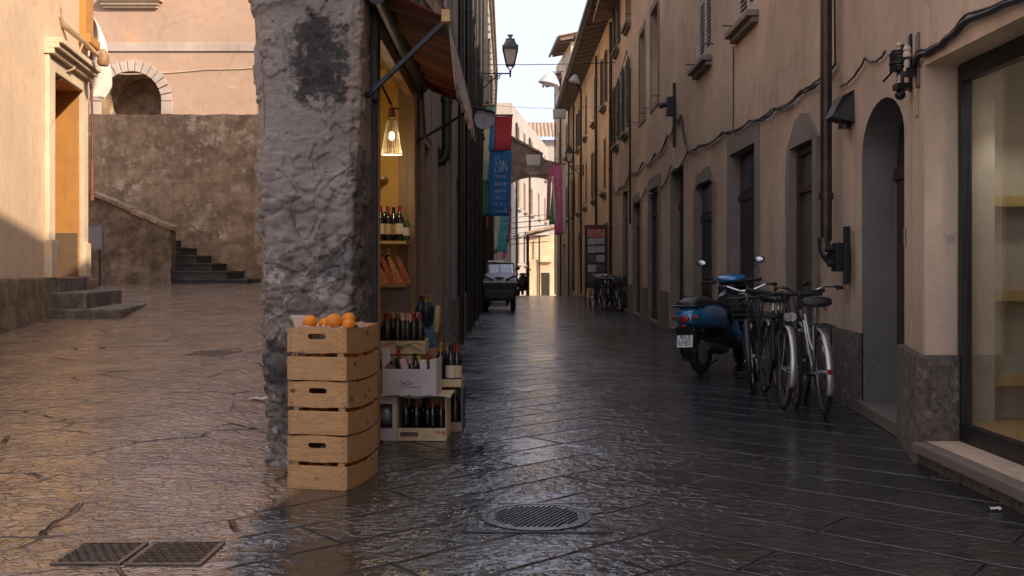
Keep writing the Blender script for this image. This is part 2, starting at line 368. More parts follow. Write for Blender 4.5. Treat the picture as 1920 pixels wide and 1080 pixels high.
# ------------------------------------------------------------------ ground
def gz(x, y):
    side = smooth((-1.25 - x) / 1.3)
    z = side * .0515 * clamp(y - 4.5, 0, 17.5)
    z -= .032 * clamp(y - 45, 0, 60) * smooth((x + 4) / 2)
    return z
XC = .72
def paving_material():
    n = N('wet_stone_paving'); p = n.pos()
    wob = n.vadd(n.vadd(n.noise(p, 1.6, 5, .55, col=True), (.5,.5,.5), 'SUBTRACT'), (.09,.09,0), 'MULTIPLY')
    wob2 = n.vadd(n.vadd(n.noise(p, 9, 2, .5, col=True), (.5,.5,.5), 'SUBTRACT'), (.03,.03,0), 'MULTIPLY')
    q = n.xyz(n.vadd(n.vadd(p, wob), wob2))
    dx = n.math('ABSOLUTE', n.math('SUBTRACT', q[0], XC))
    c, s = cos(radians(41)), sin(radians(41))
    def rot(ax, ay, c, s):
        return (n.math('SUBTRACT', n.math('MULTIPLY', ax, c), n.math('MULTIPLY', ay, s)),
                n.math('ADD', n.math('MULTIPLY', ax, s), n.math('MULTIPLY', ay, c)))
    u1, w1 = rot(dx, q[1], c, s)
    c2, s2 = cos(radians(-14)), sin(radians(-14))
    u2, w2 = rot(q[0], q[1], c2, s2)
    def brick(u, w, bw, rh):
        b = n.new('ShaderNodeTexBrick'); b.offset = .43; b.offset_frequency = 2
        n.put(b.inputs['Vector'], n.comb(u, w)); b.inputs['Color1'].default_value = (0,0,0,1); b.inputs['Color2'].default_value = (1,1,1,1)
        b.inputs['Mortar'].default_value = (.5,.5,.5,1); b.inputs['Scale'].default_value = 1.0; b.inputs['Mortar Size'].default_value = .016
        b.inputs['Mortar Smooth'].default_value = .75; b.inputs['Brick Width'].default_value = bw; b.inputs['Row Height'].default_value = rh
        return b.outputs['Color'], b.outputs['Fac']
    ca, fa = brick(u1, w1, 1.7, .38)
    cb, _ = brick(u2, w2, .92, .40)
    pv = n.comb(u2, n.math('MULTIPLY', w2, 1.9))
    pv = n.vadd(pv, n.vadd(n.noise(p, 5, 4, .6, col=True), (.12,.12,0), 'MULTIPLY'))
    fb = n.rng(n.voro(pv, 1.15, 'DISTANCE_TO_EDGE'), .022, .006)
    cb = n.voro(pv, 1.15, 'F1', 'Color')
    px = n.xyz(p)
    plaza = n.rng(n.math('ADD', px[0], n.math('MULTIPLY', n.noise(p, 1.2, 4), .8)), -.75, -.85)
    jm = n.math('ADD', n.math('MULTIPLY', fa, n.math('SUBTRACT', 1.0, plaza)), n.math('MULTIPLY', fb, n.math('MULTIPLY', plaza, n.rng(n.noise(p, 1.9, 3), .40, .58))))
    tint = n.mix(plaza, ca, cb)
    gate = n.rng(n.noise(p, 2.3, 4, .6), .34, .56)              # worn joints: some filled level
    jd = n.math('MULTIPLY', jm, n.math('ADD', n.math('MULTIPLY', gate, .5), .5))
    dirn = n.mp(p, (1.0, 1.9, 1.0), (0,0,radians(-24)))
    big = n.noise(p, .75, 4, .5); mid = n.noise(dirn, 4.2, 3, .5, .5); fine = n.noise(dirn, 24, 2.5, .5, .6); flake = n.noise(n.mp(p, (1,1.7,1), (0,0,radians(35))), 11, 3, .5, .8)
    zone = n.math('MAXIMUM', n.math('MULTIPLY', n.rng(n.noise(p, .85, 5, .6), .42, .56), n.rng(px[0], 1.3, .1, .18, 1.0)), n.math('MULTIPLY', plaza, .75))
    h = n.math('ADD', n.math('MULTIPLY', mid, .8), n.math('MULTIPLY', n.rng(flake, .42, .58), n.math('ADD', n.math('MULTIPLY', zone, .75), .14)))
    h = n.math('ADD', h, n.math('MULTIPLY', fine, n.math('ADD', n.math('MULTIPLY', zone, .6), .12)))
    h = n.math('ADD', h, n.math('MULTIPLY', big, 1.6))
    h = n.math('ADD', h, n.math('MULTIPLY', n.xyz(tint)[0], .8))
    h = n.math('SUBTRACT', h, n.math('MULTIPLY', jd, 2.8))
    tone = n.noise(p, 2.2, 8, .65)
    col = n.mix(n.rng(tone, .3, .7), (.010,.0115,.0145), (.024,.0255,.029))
    col = n.mix(n.math('MULTIPLY', plaza, .85), col, n.mix(n.rng(tone, .3, .7), (.17,.10,.054), (.38,.235,.128)))  # brown square stone, warmed and lightened to carry glow off the sunlit wall
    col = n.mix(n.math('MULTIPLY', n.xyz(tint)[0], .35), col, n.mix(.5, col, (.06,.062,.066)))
    col = n.mix(n.math('MULTIPLY', jd, .95), col, (.004,.004,.005))
    wet = n.noise(p, .9, 6, .62); w2_ = n.noise(p, 13, 6, .7)
    r = n.math('ADD', n.math('MULTIPLY', n.rng(wet, .35, .68), .09), n.math('ADD', n.math('MULTIPLY', n.rng(w2_, .4, .7), .08), .10))
    r = n.math('ADD', r, n.math('MULTIPLY', n.xyz(tint)[0], .05))
    r = n.math('SUBTRACT', r, n.math('MULTIPLY', plaza, .07))
    r = n.math('ADD', r, n.math('MULTIPLY', jd, .5), cl=True)
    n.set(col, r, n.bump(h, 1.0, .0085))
    n.set(Specular_IOR_Level=n.math('SUBTRACT', .5, n.math('MULTIPLY', jd, .42)))
    n.b.inputs['IOR'].default_value = 2.3
    return n.m
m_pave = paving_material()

def build_ground():
    xs = [-220,-120,-60,-30,-18] + [-14 + .5*i for i in range(49)] + [14,20,30,60,120,220]
    ys = [-220,-100,-40,-16] + [-6 + .5*i for i in range(61)] + [26 + 2*i for i in range(1,50)] + [150,220,400]
    g = MB()
    nx = len(xs)
    g.add([(x, y, gz(x, y) if y < 130 else -2.0*smooth((x+4)/2)) for y in ys for x in xs],
          [(j*nx+i, j*nx+i+1, (j+1)*nx+i+1, (j+1)*nx+i) for j in range(len(ys)-1) for i in range(nx-1)])
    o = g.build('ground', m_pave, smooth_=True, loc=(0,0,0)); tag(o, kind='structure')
build_ground()

# ------------------------------------------------------------------ facades (runs along Y, face at X = Xf(y), inside towards sgn*X)
def facade(Xf, sgn, y0, y1, z0, z1, ops, brk=()):
    ye = sorted(set([y0, y1] + [q for o in ops for q in (o['y'][0], o['y'][1])] + [b for b in brk if y0 < b < y1]))
    ze = sorted(set([z0, z1] + [q for o in ops for q in o['z']]))
    w = MB(); r = MB()
    for a, b in zip(ye, ye[1:]):
        for c, d in zip(ze, ze[1:]):
            my, mz = (a+b)/2, (c+d)/2
            if any(o['y'][0] < my < o['y'][1] and o['z'][0] < mz < o['z'][1] for o in ops): continue
            w.quad((Xf(a),a,c),(Xf(b),b,c),(Xf(b),b,d),(Xf(a),a,d))
    for o in ops:
        (a, b), (c, d), dp = o['y'], o['z'], o['d']*sgn
        top = d
        if o.get('arch'):
            sp = o['arch']; n = 14
            pts = [(a + (b-a)*(.5-.5*cos(pi*i/n)), sp + (d-sp)*sin(pi*i/n)) for i in range(n+1)]
            for (ya, za), (yb, zb) in zip(pts, pts[1:]):
                w.quad((Xf(ya),ya,za),(Xf(yb),yb,zb),(Xf(yb),yb,d),(Xf(ya),ya,d))
                r.quad((Xf(ya),ya,za),(Xf(yb),yb,zb),(Xf(yb)+dp,yb,zb),(Xf(ya)+dp,ya,za))
            top = sp
        else:
            r.quad((Xf(a),a,d),(Xf(b),b,d),(Xf(b)+dp,b,d),(Xf(a)+dp,a,d))
        r.quad((Xf(a),a,c),(Xf(a),a,top),(Xf(a)+dp,a,top),(Xf(a)+dp,a,c))
        r.quad((Xf(b),b,c),(Xf(b),b,top),(Xf(b)+dp,b,top),(Xf(b)+dp,b,c))
        r.quad((Xf(a),a,c),(Xf(b),b,c),(Xf(b)+dp,b,c),(Xf(a)+dp,a,c))
    return w, r
def slab(Xf, sgn, y0, y1, z0, z1, proud, back=.0, mb=None, seg=1):
    mb = mb or MB()
    for i in range(seg):
        a, b = lerp(y0,y1,i/seg), lerp(y0,y1,(i+1)/seg)
        xa, xb = Xf(a), Xf(b)
        mb.hexa([(xa-sgn*proud,a,z0),(xb-sgn*proud,b,z0),(xb+sgn*back,b,z0),(xa+sgn*back,a,z0)],
                [(xa-sgn*proud,a,z1),(xb-sgn*proud,b,z1),(xb+sgn*back,b,z1),(xa+sgn*back,a,z1)])
    return mb
def surround(Xf, sgn, y0, y1, z0, z1, w=.16, proud=.02, top=.2, bottom=True, wob=0.0, mb=None):
    mb = mb or MB(); rnd = random.Random(int(y0*100))
    if not wob:
        slab(Xf, sgn, y0-w, y0, z0, z1+top, proud, mb=mb); slab(Xf, sgn, y1, y1+w, z0, z1+top, proud, mb=mb)
        slab(Xf, sgn, y0, y1, z1, z1+top, proud, mb=mb)
        if bottom: slab(Xf, sgn, y0, y1, z0-.12, z0, proud, mb=mb); slab(Xf, sgn, y0-w, y0, z0-.12, z0, proud, mb=mb); slab(Xf, sgn, y1, y1+w, z0-.12, z0, proud, mb=mb)
        return mb
    # irregular band of patched plaster: outline wanders, corners rounded off
    n = 26; ip = [(y0,z0)] ; path = []
    tot = [(y0, z0), (y0, z1), (y1, z1), (y1, z0)]
    def along(t):
        L = [z1-z0, y1-y0, z1-z0]; d = t*sum(L)
        if d <= L[0]: return (y0, z0+d), (-1, 0)
        if d <= L[0]+L[1]: return (y0+d-L[0], z1), (0, 1)
        return (y1, z1-(d-L[0]-L[1])), (1, 0)
    inner = []; outer = []
    for i in range(n+1):
        (y, z), nn = along(i/n)
        k = w*(1+wob*(rnd.random()-.5))
        oy, oz = y+nn[0]*k, z+nn[1]*top*(1+wob*(rnd.random()-.5))
        if nn[0] == 0 and (y-y0 < .12): oy -= w*.6
        if nn[0] == 0 and (y1-y < .12): oy += w*.6
        inner.append((y, z)); outer.append((oy, oz))
    for i in range(n):
        P = lambda q, pr: (Xf(q[0])-sgn*pr, q[0], q[1])
        mb.hexa([P(inner[i],0),P(inner[i+1],0),P(outer[i+1],0),P(outer[i],0)], [P(inner[i],proud),P(inner[i+1],proud),P(outer[i+1],proud),P(outer[i],proud)])
    return mb
def shutter_leaf(mb, Xf, sgn, y0, y1, z0, z1, off, t=.04, slats=True):
    # louvred leaf lying parallel to the facade, 'off' proud of it
    X = lambda y, o: Xf(y) - sgn*o
    f = .05
    for a, b, c, d in ((y0,y0+f,z0,z1),(y1-f,y1,z0,z1),(y0+f,y1-f,z0,z0+f*1.4),(y0+f,y1-f,z1-f*1.4,z1),(y0+f,y1-f,(z0+z1)/2-f/2,(z0+z1)/2+f/2)):
        mb.hexa([(X(a,off),a,c),(X(b,off),b,c),(X(b,off+t),b,c),(X(a,off+t),a,c)],[(X(a,off),a,d),(X(b,off),b,d),(X(b,off+t),b,d),(X(a,off+t),a,d)])
    z = z0+f*1.6
    while z < z1-f*1.6:
        mb.hexa([(X(y0,off),y0+f,z+.03),(X(y1,off),y1-f,z+.03),(X(y1,off+t),y1-f,z),(X(y0,off+t),y0+f,z)],
                [(X(y0,off),y0+f,z+.042),(X(y1,off),y1-f,z+.042),(X(y1,off+t),y1-f,z+.012),(X(y0,off+t),y0+f,z+.012)])
        z += .062
def window(bld, Xf, sgn, y0, y1, z0, z1, dp, sur=m_surround, kind='recess', sm=m_shut_dk, sill=True, sw=.14):
    g = MB(); xa, xb = Xf(y0)+sgn*(dp-.03), Xf(y1)+sgn*(dp-.03)
    g.hexa([(xa,y0,z0),(xb,y1,z0),(xb+sgn*.02,y1,z0),(xa+sgn*.02,y0,z0)],[(xa,y0,z1),(xb,y1,z1),(xb+sgn*.02,y1,z1),(xa+sgn*.02,y0,z1)])
    w = g.build('window', m_dkglass, bld)
    fr = MB(); ym = (y0+y1)/2
    for a, b, c, d in ((y0,y0+.06,z0,z1),(y1-.06,y1,z0,z1),(ym-.04,ym+.04,z0,z1),(y0+.06,y1-.06,z0,z0+.07),(y0+.06,y1-.06,z1-.07,z1),(y0+.06,y1-.06,z0+(z1-z0)*.66,z0+(z1-z0)*.66+.05)):
        slab(lambda y: Xf(y)+sgn*(dp-.035), sgn, a, b, c, d, .05, 0, fr)
    fr.build('frame', m_brownwood, w)
    if sur: surround(Xf, sgn, y0, y1, z0, z1, sw, .022, sw*1.1).build('surround', sur, w)
    if sill:
        s = MB(); slab(Xf, sgn, y0-.12, y1+.12, z0-.20, z0-.121, .16, .0, s); slab(Xf, sgn, y0-.08, y1+.08, z0-.27, z0-.2, .09, 0, s)
        s.build('sill', m_surround, w, bevel=.008)
    if kind == 'closed':
        for a, b in ((y0, ym-.005), (ym+.005, y1)):
            s = MB(); shutter_leaf(s, Xf, sgn, a, b, z0, z1, -.06); s.build('shutter', sm, w)
    elif kind == 'open':
        hw = (y1-y0)/2
        for a, b in ((y0-hw-.02, y0-.02), (y1+.02, y1+hw+.02)):
            s = MB(); shutter_leaf(s, Xf, sgn, a, b, z0, z1, .03); s.build('shutter', sm, w)
    elif kind == 'ajar':
        hw = (y1-y0)/2
        for yy in (y0, y1):
            s = MB()
            x0 = Xf(yy); s.box(min(x0, x0-sgn*hw), max(x0, x0-sgn*hw), yy-.02, yy+.02, z0, z1); s.build('shutter', sm, w)
    hk = MB()
    for yy in (y0-.22, y1+.22): hk.bar((Xf(yy),yy,z0+.02),(Xf(yy)-sgn*.16,yy,z0+.02),.015,.015); 
    hk.build('shutter_hook', m_iron, w)
    return w
def door_panel(bld, Xf, sgn, y0, y1, z0, z1, dp, style='wood', mat=None, name='door'):
    g = MB(); X = lambda y: Xf(y)+sgn*(dp-.05)
    slab(X, sgn, y0, y1, z0, z1, 0, .04, g)
    d = g.build(name, mat or m_brownwood, bld)
    if style == 'wood':
        q = MB(); ym = (y0+y1)/2; H = z1-z0; lt = z0+H*.78
        for a, b in ((y0+.08, ym-.05), (ym+.05, y1-.08)):
            for c, e in ((z0+.12, z0+H*.26), (z0+H*.3, lt-.06)): slab(X, sgn, a, b, c, e, .018, 0, q)
        slab(X, sgn, y0, y1, lt-.05, lt+.05, .03, 0, q); slab(X, sgn, ym-.012, ym+.012, z0, lt, .024, 0, q)
        q.build('panel', mat or m_brownwood, d, bevel=.006)
        t = MB(); slab(X, sgn, y0+.08, y1-.08, lt+.09, z1-.06, .01, 0, t); t.build('transom_pane', m_dkglass, d)
    elif style == 'glass':
        q = MB(); f = .09
        for a, b, c, e in ((y0,y0+f,z0,z1),(y1-f,y1,z0,z1),(y0+f,y1-f,z0,z0+.28),(y0+f,y1-f,z1-f,z1),(y0+f,y1-f,z0+(z1-z0)*.8,z0+(z1-z0)*.8+.07)): slab(X, sgn, a, b, c, e, .04, 0, q)
        q.build('frame', m_brownwood, d, bevel=.005)
    h = MB(); yh = (y0+y1)/2+.06
    h.ball((X(yh)-sgn*.05, yh, z0+1.02), .03); h.cyl((X(yh),yh,z0+1.02),(X(yh)-sgn*.05,yh,z0+1.02),.012)
    h.build('handle', m_iron, d, smooth_=True)
    return d
def downpipe(bld, x, y, z0, z1, r=.05, mat=m_pipe, sgn=1, elbow=None):
    g = MB()
    g.cyl((x,y,z0),(x,y,z1),r,n=14)
    z = z0+.4
    while z < z1:
        g.cyl((x,y,z-.03),(x,y,z+.03),r*1.25,n=14); z += 1.9
    return g.build('downpipe', mat, bld, smooth_=True)
def tiles(mb, x0, x1, y0, y1, zf, along='x', pitch=.22, amp=.05):
    # corrugated roof surface: ridges run along the slope
    n = int((y1-y0)/pitch)*6
    def fn(s, t):
        y = lerp(y0, y1, s); x = lerp(x0, x1, t)
        return (x, y, zf(x)+amp*abs(sin(pi*(y-y0)/pitch)))
    return mb.grid(fn, max(6, n), 4)

# ------------------------------------------------------------------ RIGHT: long tan building
XR = pl([(-14,2.42),(6.05,2.53),(7.0,2.78),(8.4,2.93),(9.6,3.02),(12,3.10),(20,3.13),(32,3.25)])
YB = [-14,6.05,7.0,8.4,9.6,12,20,32]
HR = 9.3
tan = thing('stucco_building', 'long tan stucco building with a row of dark recessed doorways and a shop window', 'building', (5.5,9,0))
r_ops = dict(
 shop=dict(y=(1.6,6.05), z=(.142,2.44), d=.2), arch=dict(y=(6.97,8.2), z=(.10,2.5), d=.34, arch=2.12),
 d2=dict(y=(9.85,10.75), z=(0.02,2.50), d=.13), d3=dict(y=(12.5,13.95), z=(.02,2.80), d=.17), d4=dict(y=(15.2,16.6), z=(.02,2.60), d=.13),
 d5=dict(y=(17.95,19.5), z=(.02,3.1), d=.24), d6=dict(y=(21.0,22.5), z=(.02,2.98), d=.12), d7=dict(y=(24.2,25.7), z=(.02,2.9), d=.14), d8=dict(y=(27.3,28.7), z=(.02,3.4), d=.16),
 w1=dict(y=(15.45,16.55), z=(4.65,6.55), d=.22), w2=dict(y=(12.5,13.6), z=(4.58,6.45), d=.22), w3=dict(y=(21.15,22.3), z=(4.85,6.95), d=.28), w4=dict(y=(23.5,24.5), z=(4.85,6.95), d=.28),
 w5=dict(y=(27.2,28.1), z=(5.1,6.95), d=.2), w6=dict(y=(29.9,30.8), z=(5.1,6.9), d=.2), w7=dict(y=(26.6,27.6), z=(8.0,9.7), d=.25), w9=dict(y=(29.8,30.7), z=(8.0,9.7), d=.25), w8=dict(y=(18.2,19.2), z=(7.9,9.6), d=.25))
w, r = facade(XR, 1, -14, 32.4, 0, HR, list(r_ops.values()), YB)
w.build('wall', m_tan, tan)
for k_, o_ in r_ops.items():
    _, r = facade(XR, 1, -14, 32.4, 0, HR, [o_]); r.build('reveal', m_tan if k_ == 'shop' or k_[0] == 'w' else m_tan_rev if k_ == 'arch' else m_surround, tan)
back = MB()
for a, b in ((-14,1.5),(6.3,32.4)): back.hexa([(XR(a)+.62,a,-.02),(9.4,a,-.02),(9.4,b,-.02),(XR(b)+.62,b,-.02)],[(XR(a)+.62,a,HR-.04),(9.4,a,HR-.04),(9.4,b,HR-.04),(XR(b)+.62,b,HR-.04)])
back.box(5.2,9.4,1.5,6.3,-.02,HR-.04); back.box(3.2,5.2,1.5,6.3,2.75,HR-.04)
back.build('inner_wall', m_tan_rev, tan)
ends = MB(); ends.quad((XR(-14),-14,0),(9.4,-14,0),(9.4,-14,HR),(XR(-14),-14,HR)); ends.quad((XR(32.4),32.4,0),(9.4,32.4,0),(9.4,32.4,HR),(XR(32.4),32.4,HR)); ends.build('end_wall', m_tan, tan)
rf = MB(); rf.hexa([(1.95,-14,HR-.05),(9.6,-14,HR+1.6),(9.6,32.3,HR+1.6),(2.65,32.3,HR-.05)],[(1.95,-14,HR+.08),(9.6,-14,HR+1.75),(9.6,32.3,HR+1.75),(2.65,32.3,HR+.08)]); rf.build('roof', m_tile, tan)
# plinth strips between doors
gaps = [(8.2,9.65),(10.95,12.33),(14.12,15.03),(16.77,17.8),(19.65,20.77),(22.73,24.05),(25.85,27.15),(28.85,32.3)]
for i, (a, b) in enumerate(gaps):
    pb = MB(); slab(XR, 1, a, b, 0, .66 + .02*i, .028, .01, pb, 4); pb.build('plinth', m_plinth, tan)
pp = MB(); slab(XR, 1, 6.052, 6.94, -.02, .665, .06, 0, pp, 8); pp.box(2.53-.058,2.74,6.02,6.06,-.02,.665); pp.build('pier_plinth', m_plinth, tan, bevel=.012)
# doors
def door_full(key, style, mat=None, sur=True, wob=0.0, sw=.15, top=.2, step=True, plinth_in=None):
    o = r_ops[key]; (a, b), (c, d) = o['y'], o['z']
    dr = door_panel(tan, XR, 1, a, b, c, d, o['d'], style, mat)
    if sur: surround(XR, 1, a, b, 0.0, d, sw, .035, top, False, wob).build('door_surround', m_surround, tan)
    if step:
        s = MB(); slab(XR, 1, a-.02, b+.02, 0, .07, .03, o['d']-.06, s); s.build('door_step', m_marble, tan, bevel=.01)
    return dr
door_full('d2', 'glass', m_olive, wob=.35, sw=.17, top=.27)
door_full('d3', 'wood', m_dkwood, sw=.16, top=.22)
door_full('d4', 'wood', m_dkwood, wob=.3, sw=.16, top=.2)
door_full('d5', 'wood', m_dkwood, sur=False)
door_full('d6', 'glass', m_dkglass, sw=.22, top=.25)
door_full('d7', 'wood', m_dkwood, wob=.2, sw=.13)
door_full('d8', 'wood', m_dkwood, sur=False)
da = door_panel(tan, XR, 1, 6.97, 8.2, .10, 2.5, .34, 'wood', m_brownwood)
st = MB(); slab(XR, 1, 6.95, 8.22, 0, .105, .05, .30, st); st.build('door_step', m_marble, tan, bevel=.012)
# windows
window(tan, XR, 1, *r_ops['w1']['y'], *r_ops['w1']['z'], .22, None, 'closed', m_shut)
window(tan, XR, 1, *r_ops['w2']['y'], *r_ops['w2']['z'], .22, None, 'closed', m_shut)
window(tan, XR, 1, *r_ops['w3']['y'], *r_ops['w3']['z'], .28, m_surround, 'recess', sill=False)
window(tan, XR, 1, *r_ops['w4']['y'], *r_ops['w4']['z'], .28, m_surround, 'recess', sill=False)
window(tan, XR, 1, *r_ops['w5']['y'], *r_ops['w5']['z'], .2, None, 'open', m_shut_gr)
window(tan, XR, 1, *r_ops['w6']['y'], *r_ops['w6']['z'], .2, None, 'open', m_shut_gr)
window(tan, XR, 1, *r_ops['w7']['y'], *r_ops['w7']['z'], .25, m_surround, 'recess')
window(tan, XR, 1, *r_ops['w9']['y'], *r_ops['w9']['z'], .25, None, 'open', m_shut_dk)
window(tan, XR, 1, *r_ops['w8']['y'], *r_ops['w8']['z'], .25, None, 'recess')
# shop window
sw = MB(); X = lambda y: XR(y)+.2
for a, b, c, d in ((1.6,1.68,.142,2.44),(5.99,6.045,.142,2.438),(1.68,5.99,.142,.25),(1.68,5.99,2.33,2.438)): slab(X, 1, a, b, c, d, .0, .06, sw)
shopw = sw.build('shop_window', m_black, tan, bevel=.008)
g = MB(); slab(lambda y: XR(y)+.235, 1, 1.68, 5.99, .25, 2.33, 0, .012, g); g.build('pane', m_glass, shopw)
s = MB(); slab(XR, 1, 1.6, 6.018, .075, .14, .09, .195, s); s.build('sill', m_marble, shopw, bevel=.012)
s = MB(); slab(XR, 1, 1.6, 6.0, -.02, .073, .035, .0, s); s.build('riser', m_plinth, shopw)
# shop interior
si = MB()
si.quad((2.79,1.5,.245),(5.2,1.5,.245),(5.2,6.29,.245),(2.79,6.29,.245)); si.build('shop_floor', m_shelf, tan)
m_int = plain('cream_interior', (.50,.45,.37), .7, var=.08, scale=2)
si = MB(); si.quad((2.74,6.10,.2),(2.985,6.10,.2),(2.985,6.10,2.7),(2.74,6.10,2.7)); si.quad((2.985,6.10,.2),(2.985,6.29,.2),(2.985,6.29,2.7),(2.985,6.10,2.7)); si.quad((2.985,6.28,.2),(5.2,6.28,.2),(5.2,6.28,2.7),(2.985,6.28,2.7))
si.quad((5.19,1.5,.2),(5.19,6.29,.2),(5.19,6.29,2.7),(5.19,1.5,2.7)); si.quad((2.74,1.5,2.72),(5.2,1.5,2.72),(5.2,6.29,2.72),(2.74,6.29,2.72)); si.quad((2.74,1.55,.2),(5.2,1.55,.2),(5.2,1.55,2.7),(2.74,1.55,2.7))
si.build('shop_interior_wall', m_int, tan)
m_rail = plain('yellow_rail', (.46,.33,.13), .5, var=.1)
for zc in (.50,1.03,1.62):
    q = MB(); q.box(2.99,5.1,6.14,6.272,zc-.04,zc+.03); q.build('shop_shelf', m_rail, tan, bevel=.006)
for x_ in (3.45,4.1):
    q = MB(); q.box(x_,x_+.4,6.17,6.26,1.061,1.061+.22); q.build('shelf_box', m_int, tan, bevel=.01)
# spotlight in the shop
sp = thing('ceiling_spotlight', 'black ceiling spotlight with a lit warm lens inside the shop window', 'spotlight', (3.12,5.75,2.3))
g = MB(); g.lathe((3.05,5.75,2.26), [(.05,0),(.058,.02),(.058,.17),(.03,.2),(.012,.22),(.012,.46)], 18); g.build('housing', m_black, sp, smooth_=True)
g = MB(); g.lathe((3.05,5.75,2.252), [(.0001,0),(.046,0),(.046,.006),(.0001,.006)], 18); g.build('lens', m_spot, sp)
# eaves of tan not visible; cable, pipe, fixtures
dp = downpipe(tan, 2.955-.115, 8.92, 1.45, HR-.1, .052)
g = MB(); e = [(2.82,8.92,1.47)] + [(2.82+.0*t, 8.92-.16*(1-cos(t)), 1.47-.17*sin(t)) for t in (0.3,.6,.9,1.2,1.5)] + [(2.82,8.66,1.29)]
g.tube(e, .056, 14); g.cyl((2.82,8.70,1.29),(2.82,8.66,1.29),.07,n=14); g.build('pipe_elbow', m_pipe, dp, smooth_=True)
jb = MB(); jb.box(2.80,2.90,8.50,8.655,1.17,1.42); jb.box(2.85,2.90,8.45,8.50,1.06,1.56); jb.cyl((2.80,8.58,1.36),(2.72,8.58,1.36),.022); jb.cyl((2.80,8.56,1.24),(2.74,8.56,1.24),.03); jb.build('pipe_bracket', m_black, dp, bevel=.006)
downpipe(tan, XR(31.6)-.09, 31.6, .2, HR-.2, .055, m_pipe)
downpipe(tan, XR(26.1)-.07, 26.1, 2.4, 6.5, .03, m_pipe)
# paler plaster seam by the arched door
g = MB(); slab(XR, 1, 8.50, 8.56, .0, 2.0, .012, 0, g); g.build('conduit', m_tan, tan)
def cable(pts, r, name='cable', n=6, sag=.03, steps=10):
    P = []
    for a, b in zip(pts, pts[1:]):
        a, b = Vector(a), Vector(b)
        for i in range(steps):
            t = i/steps; q = a.lerp(b, t); q.z -= sag*4*t*(1-t); q.z += .006*sin(i*2.3+a.y); P.append(q)
    P.append(Vector(pts[-1]))
    return P
g = MB()
z = {5.4:2.62, 6.0:2.51, 7.0:2.50, 8.85:2.98}
main = [(XR(y)-.03, y, zz) for y, zz in ((4.0,2.53),(5.4,2.56),(6.1,2.51),(6.75,2.53))]
g.tube(cable(main, .02), .02, 8); g.tube([p+Vector((-.01,0,.03)) for p in cable(main, .02, sag=.05)], .008, 6)
c2 = [(XR(y)-.025, y, zz) for y, zz in ((7.4,2.82),(8.0,2.9),(8.85,2.83))]
g.tube(cable(c2, .01, sag=.05), .009, 6)
c3 = [(XR(y)-.03, y, zz) for y, zz in ((9.0,3.05),(10.2,3.04),(11.4,3.05),(12.7,3.10),(14.4,3.18),(16.2,3.22),(17.3,3.30))]
for k in range(3): g.tube([p+Vector((-.012*k,.03*sin(k+p.y*2),.016*sin(p.y*3+k*2))) for p in cable(c3, .012, sag=.05)], .011, 6)
c4 = [(XR(y)-.03, y, zz) for y, zz in ((17.3,3.30),(18.0,4.0),(18.6,4.05),(19.6,3.85),(21.4,3.7),(23.5,3.75),(26.3,3.8),(29,3.6),(31.4,3.75))]
g.tube(cable(c4, .012, sag=.12), .014, 6); g.tube([p+Vector((-.02,0,.02)) for p in cable(c4, .012, sag=.16)], .011, 6)
c5 = [(XR(y)-.03, y, zz) for y, zz in ((17.3,3.30),(19.2,3.22),(21.0,3.0),(23.0,3.1),(25.9,3.0))]
g.tube(cable(c5, .012, sag=.18), .014, 6)
c6 = [(XR(26.1)-.05, 26.1, 6.5),(XR(26.4)-.1,26.6,7.1),(XR(28)-.3,29.2,6.2),(XR(31)-.1,31.4,5.9)]
g.tube(cable(c6, .012, sag=.12), .012, 6)
c7 = [(XR(8.9)-.02,9.02,3.9),(XR(9)-.02,9.02,3.05)]
g.tube(cable(c7, .01, sag=0), .01, 6)
g.tube([(XR(13.8)-.015,13.8,3.1),(XR(13.8)-.015,13.78,4.3)], .008, 6)
tag(g.build('wall_cable', m_cable, None, smooth_=True), 'black cables sagging along the tan stucco wall above the doorways', 'cable')

# insulator fixture (two) by the shop window
def insulator(y, zc, label, big):
    t = thing('insulator_bracket', label, 'wall fixture', (XR(y),y,zc-.3), 0, 'cable fixtures on the tan wall')
    x = XR(y)
    g = MB(); slab(XR, 1, y-.05, y+.05, zc-.17, zc+.20 if big else zc+.17, .018, 0, g); g.build('back_plate', m_tan_rev if not big else m_iron, t, bevel=.004)
    g = MB()
    if big:
        g.box(x-.13,x-.02,y-.05,y+.05,zc-.04,zc+.06); g.box(x-.12,x-.03,y-.075,y+.02,zc-.17,zc-.13)
        for yy in (y-.035,y+.035): g.cyl((x-.075,yy,zc-.2),(x-.075,yy,zc+.13),.012)
        g.ball((x-.075,y,zc-.2),.035); g.tube([(x-.1,y+.02,zc),(x-.12,y+.06,zc-.05),(x-.13,y+.16,zc-.08)],.008,6)
        for k in range(7): g.ring((x-.08,y,zc-.03+.02*k),.05+.006*(k%3),.009,'z',12,6)
    else:
        g.box(x-.09,x-.02,y-.04,y+.04,zc-.1,zc-.05); g.cyl((x-.06,y,zc-.1),(x-.06,y,zc+.02),.02)
    g.build('bracket', m_black, t, smooth_=True)
    g = MB()
    for zo, rr in (((.12,.028),(-.1,.024)) if big else ((.06,.026),(-.03,.022))):
        g.lathe((x-.075,y,zc+zo-.04), [(rr,0),(rr*1.05,.02),(rr*.75,.035),(rr,.05),(rr*.75,.065),(rr*.6,.075)], 14)
    g.build('porcelain_insulator', plain('porcelain', (.55,.42,.30), .3, var=.15), t, smooth_=True)
insulator(6.62, 2.56, 'large cable bracket wound with black cable, the one farther from the shop window', True)
insulator(6.28, 2.52, 'small flat cable plate with one insulator, the one nearer the shop window', False)
g = MB(); slab(XR, 1, 6.30, 6.38, 2.17, 2.33, .012, 0, g); tag(g.build('cover_plate', m_tan, None, bevel=.004), 'small tan cover plate on the wall under the cable bracket', 'cover plate')
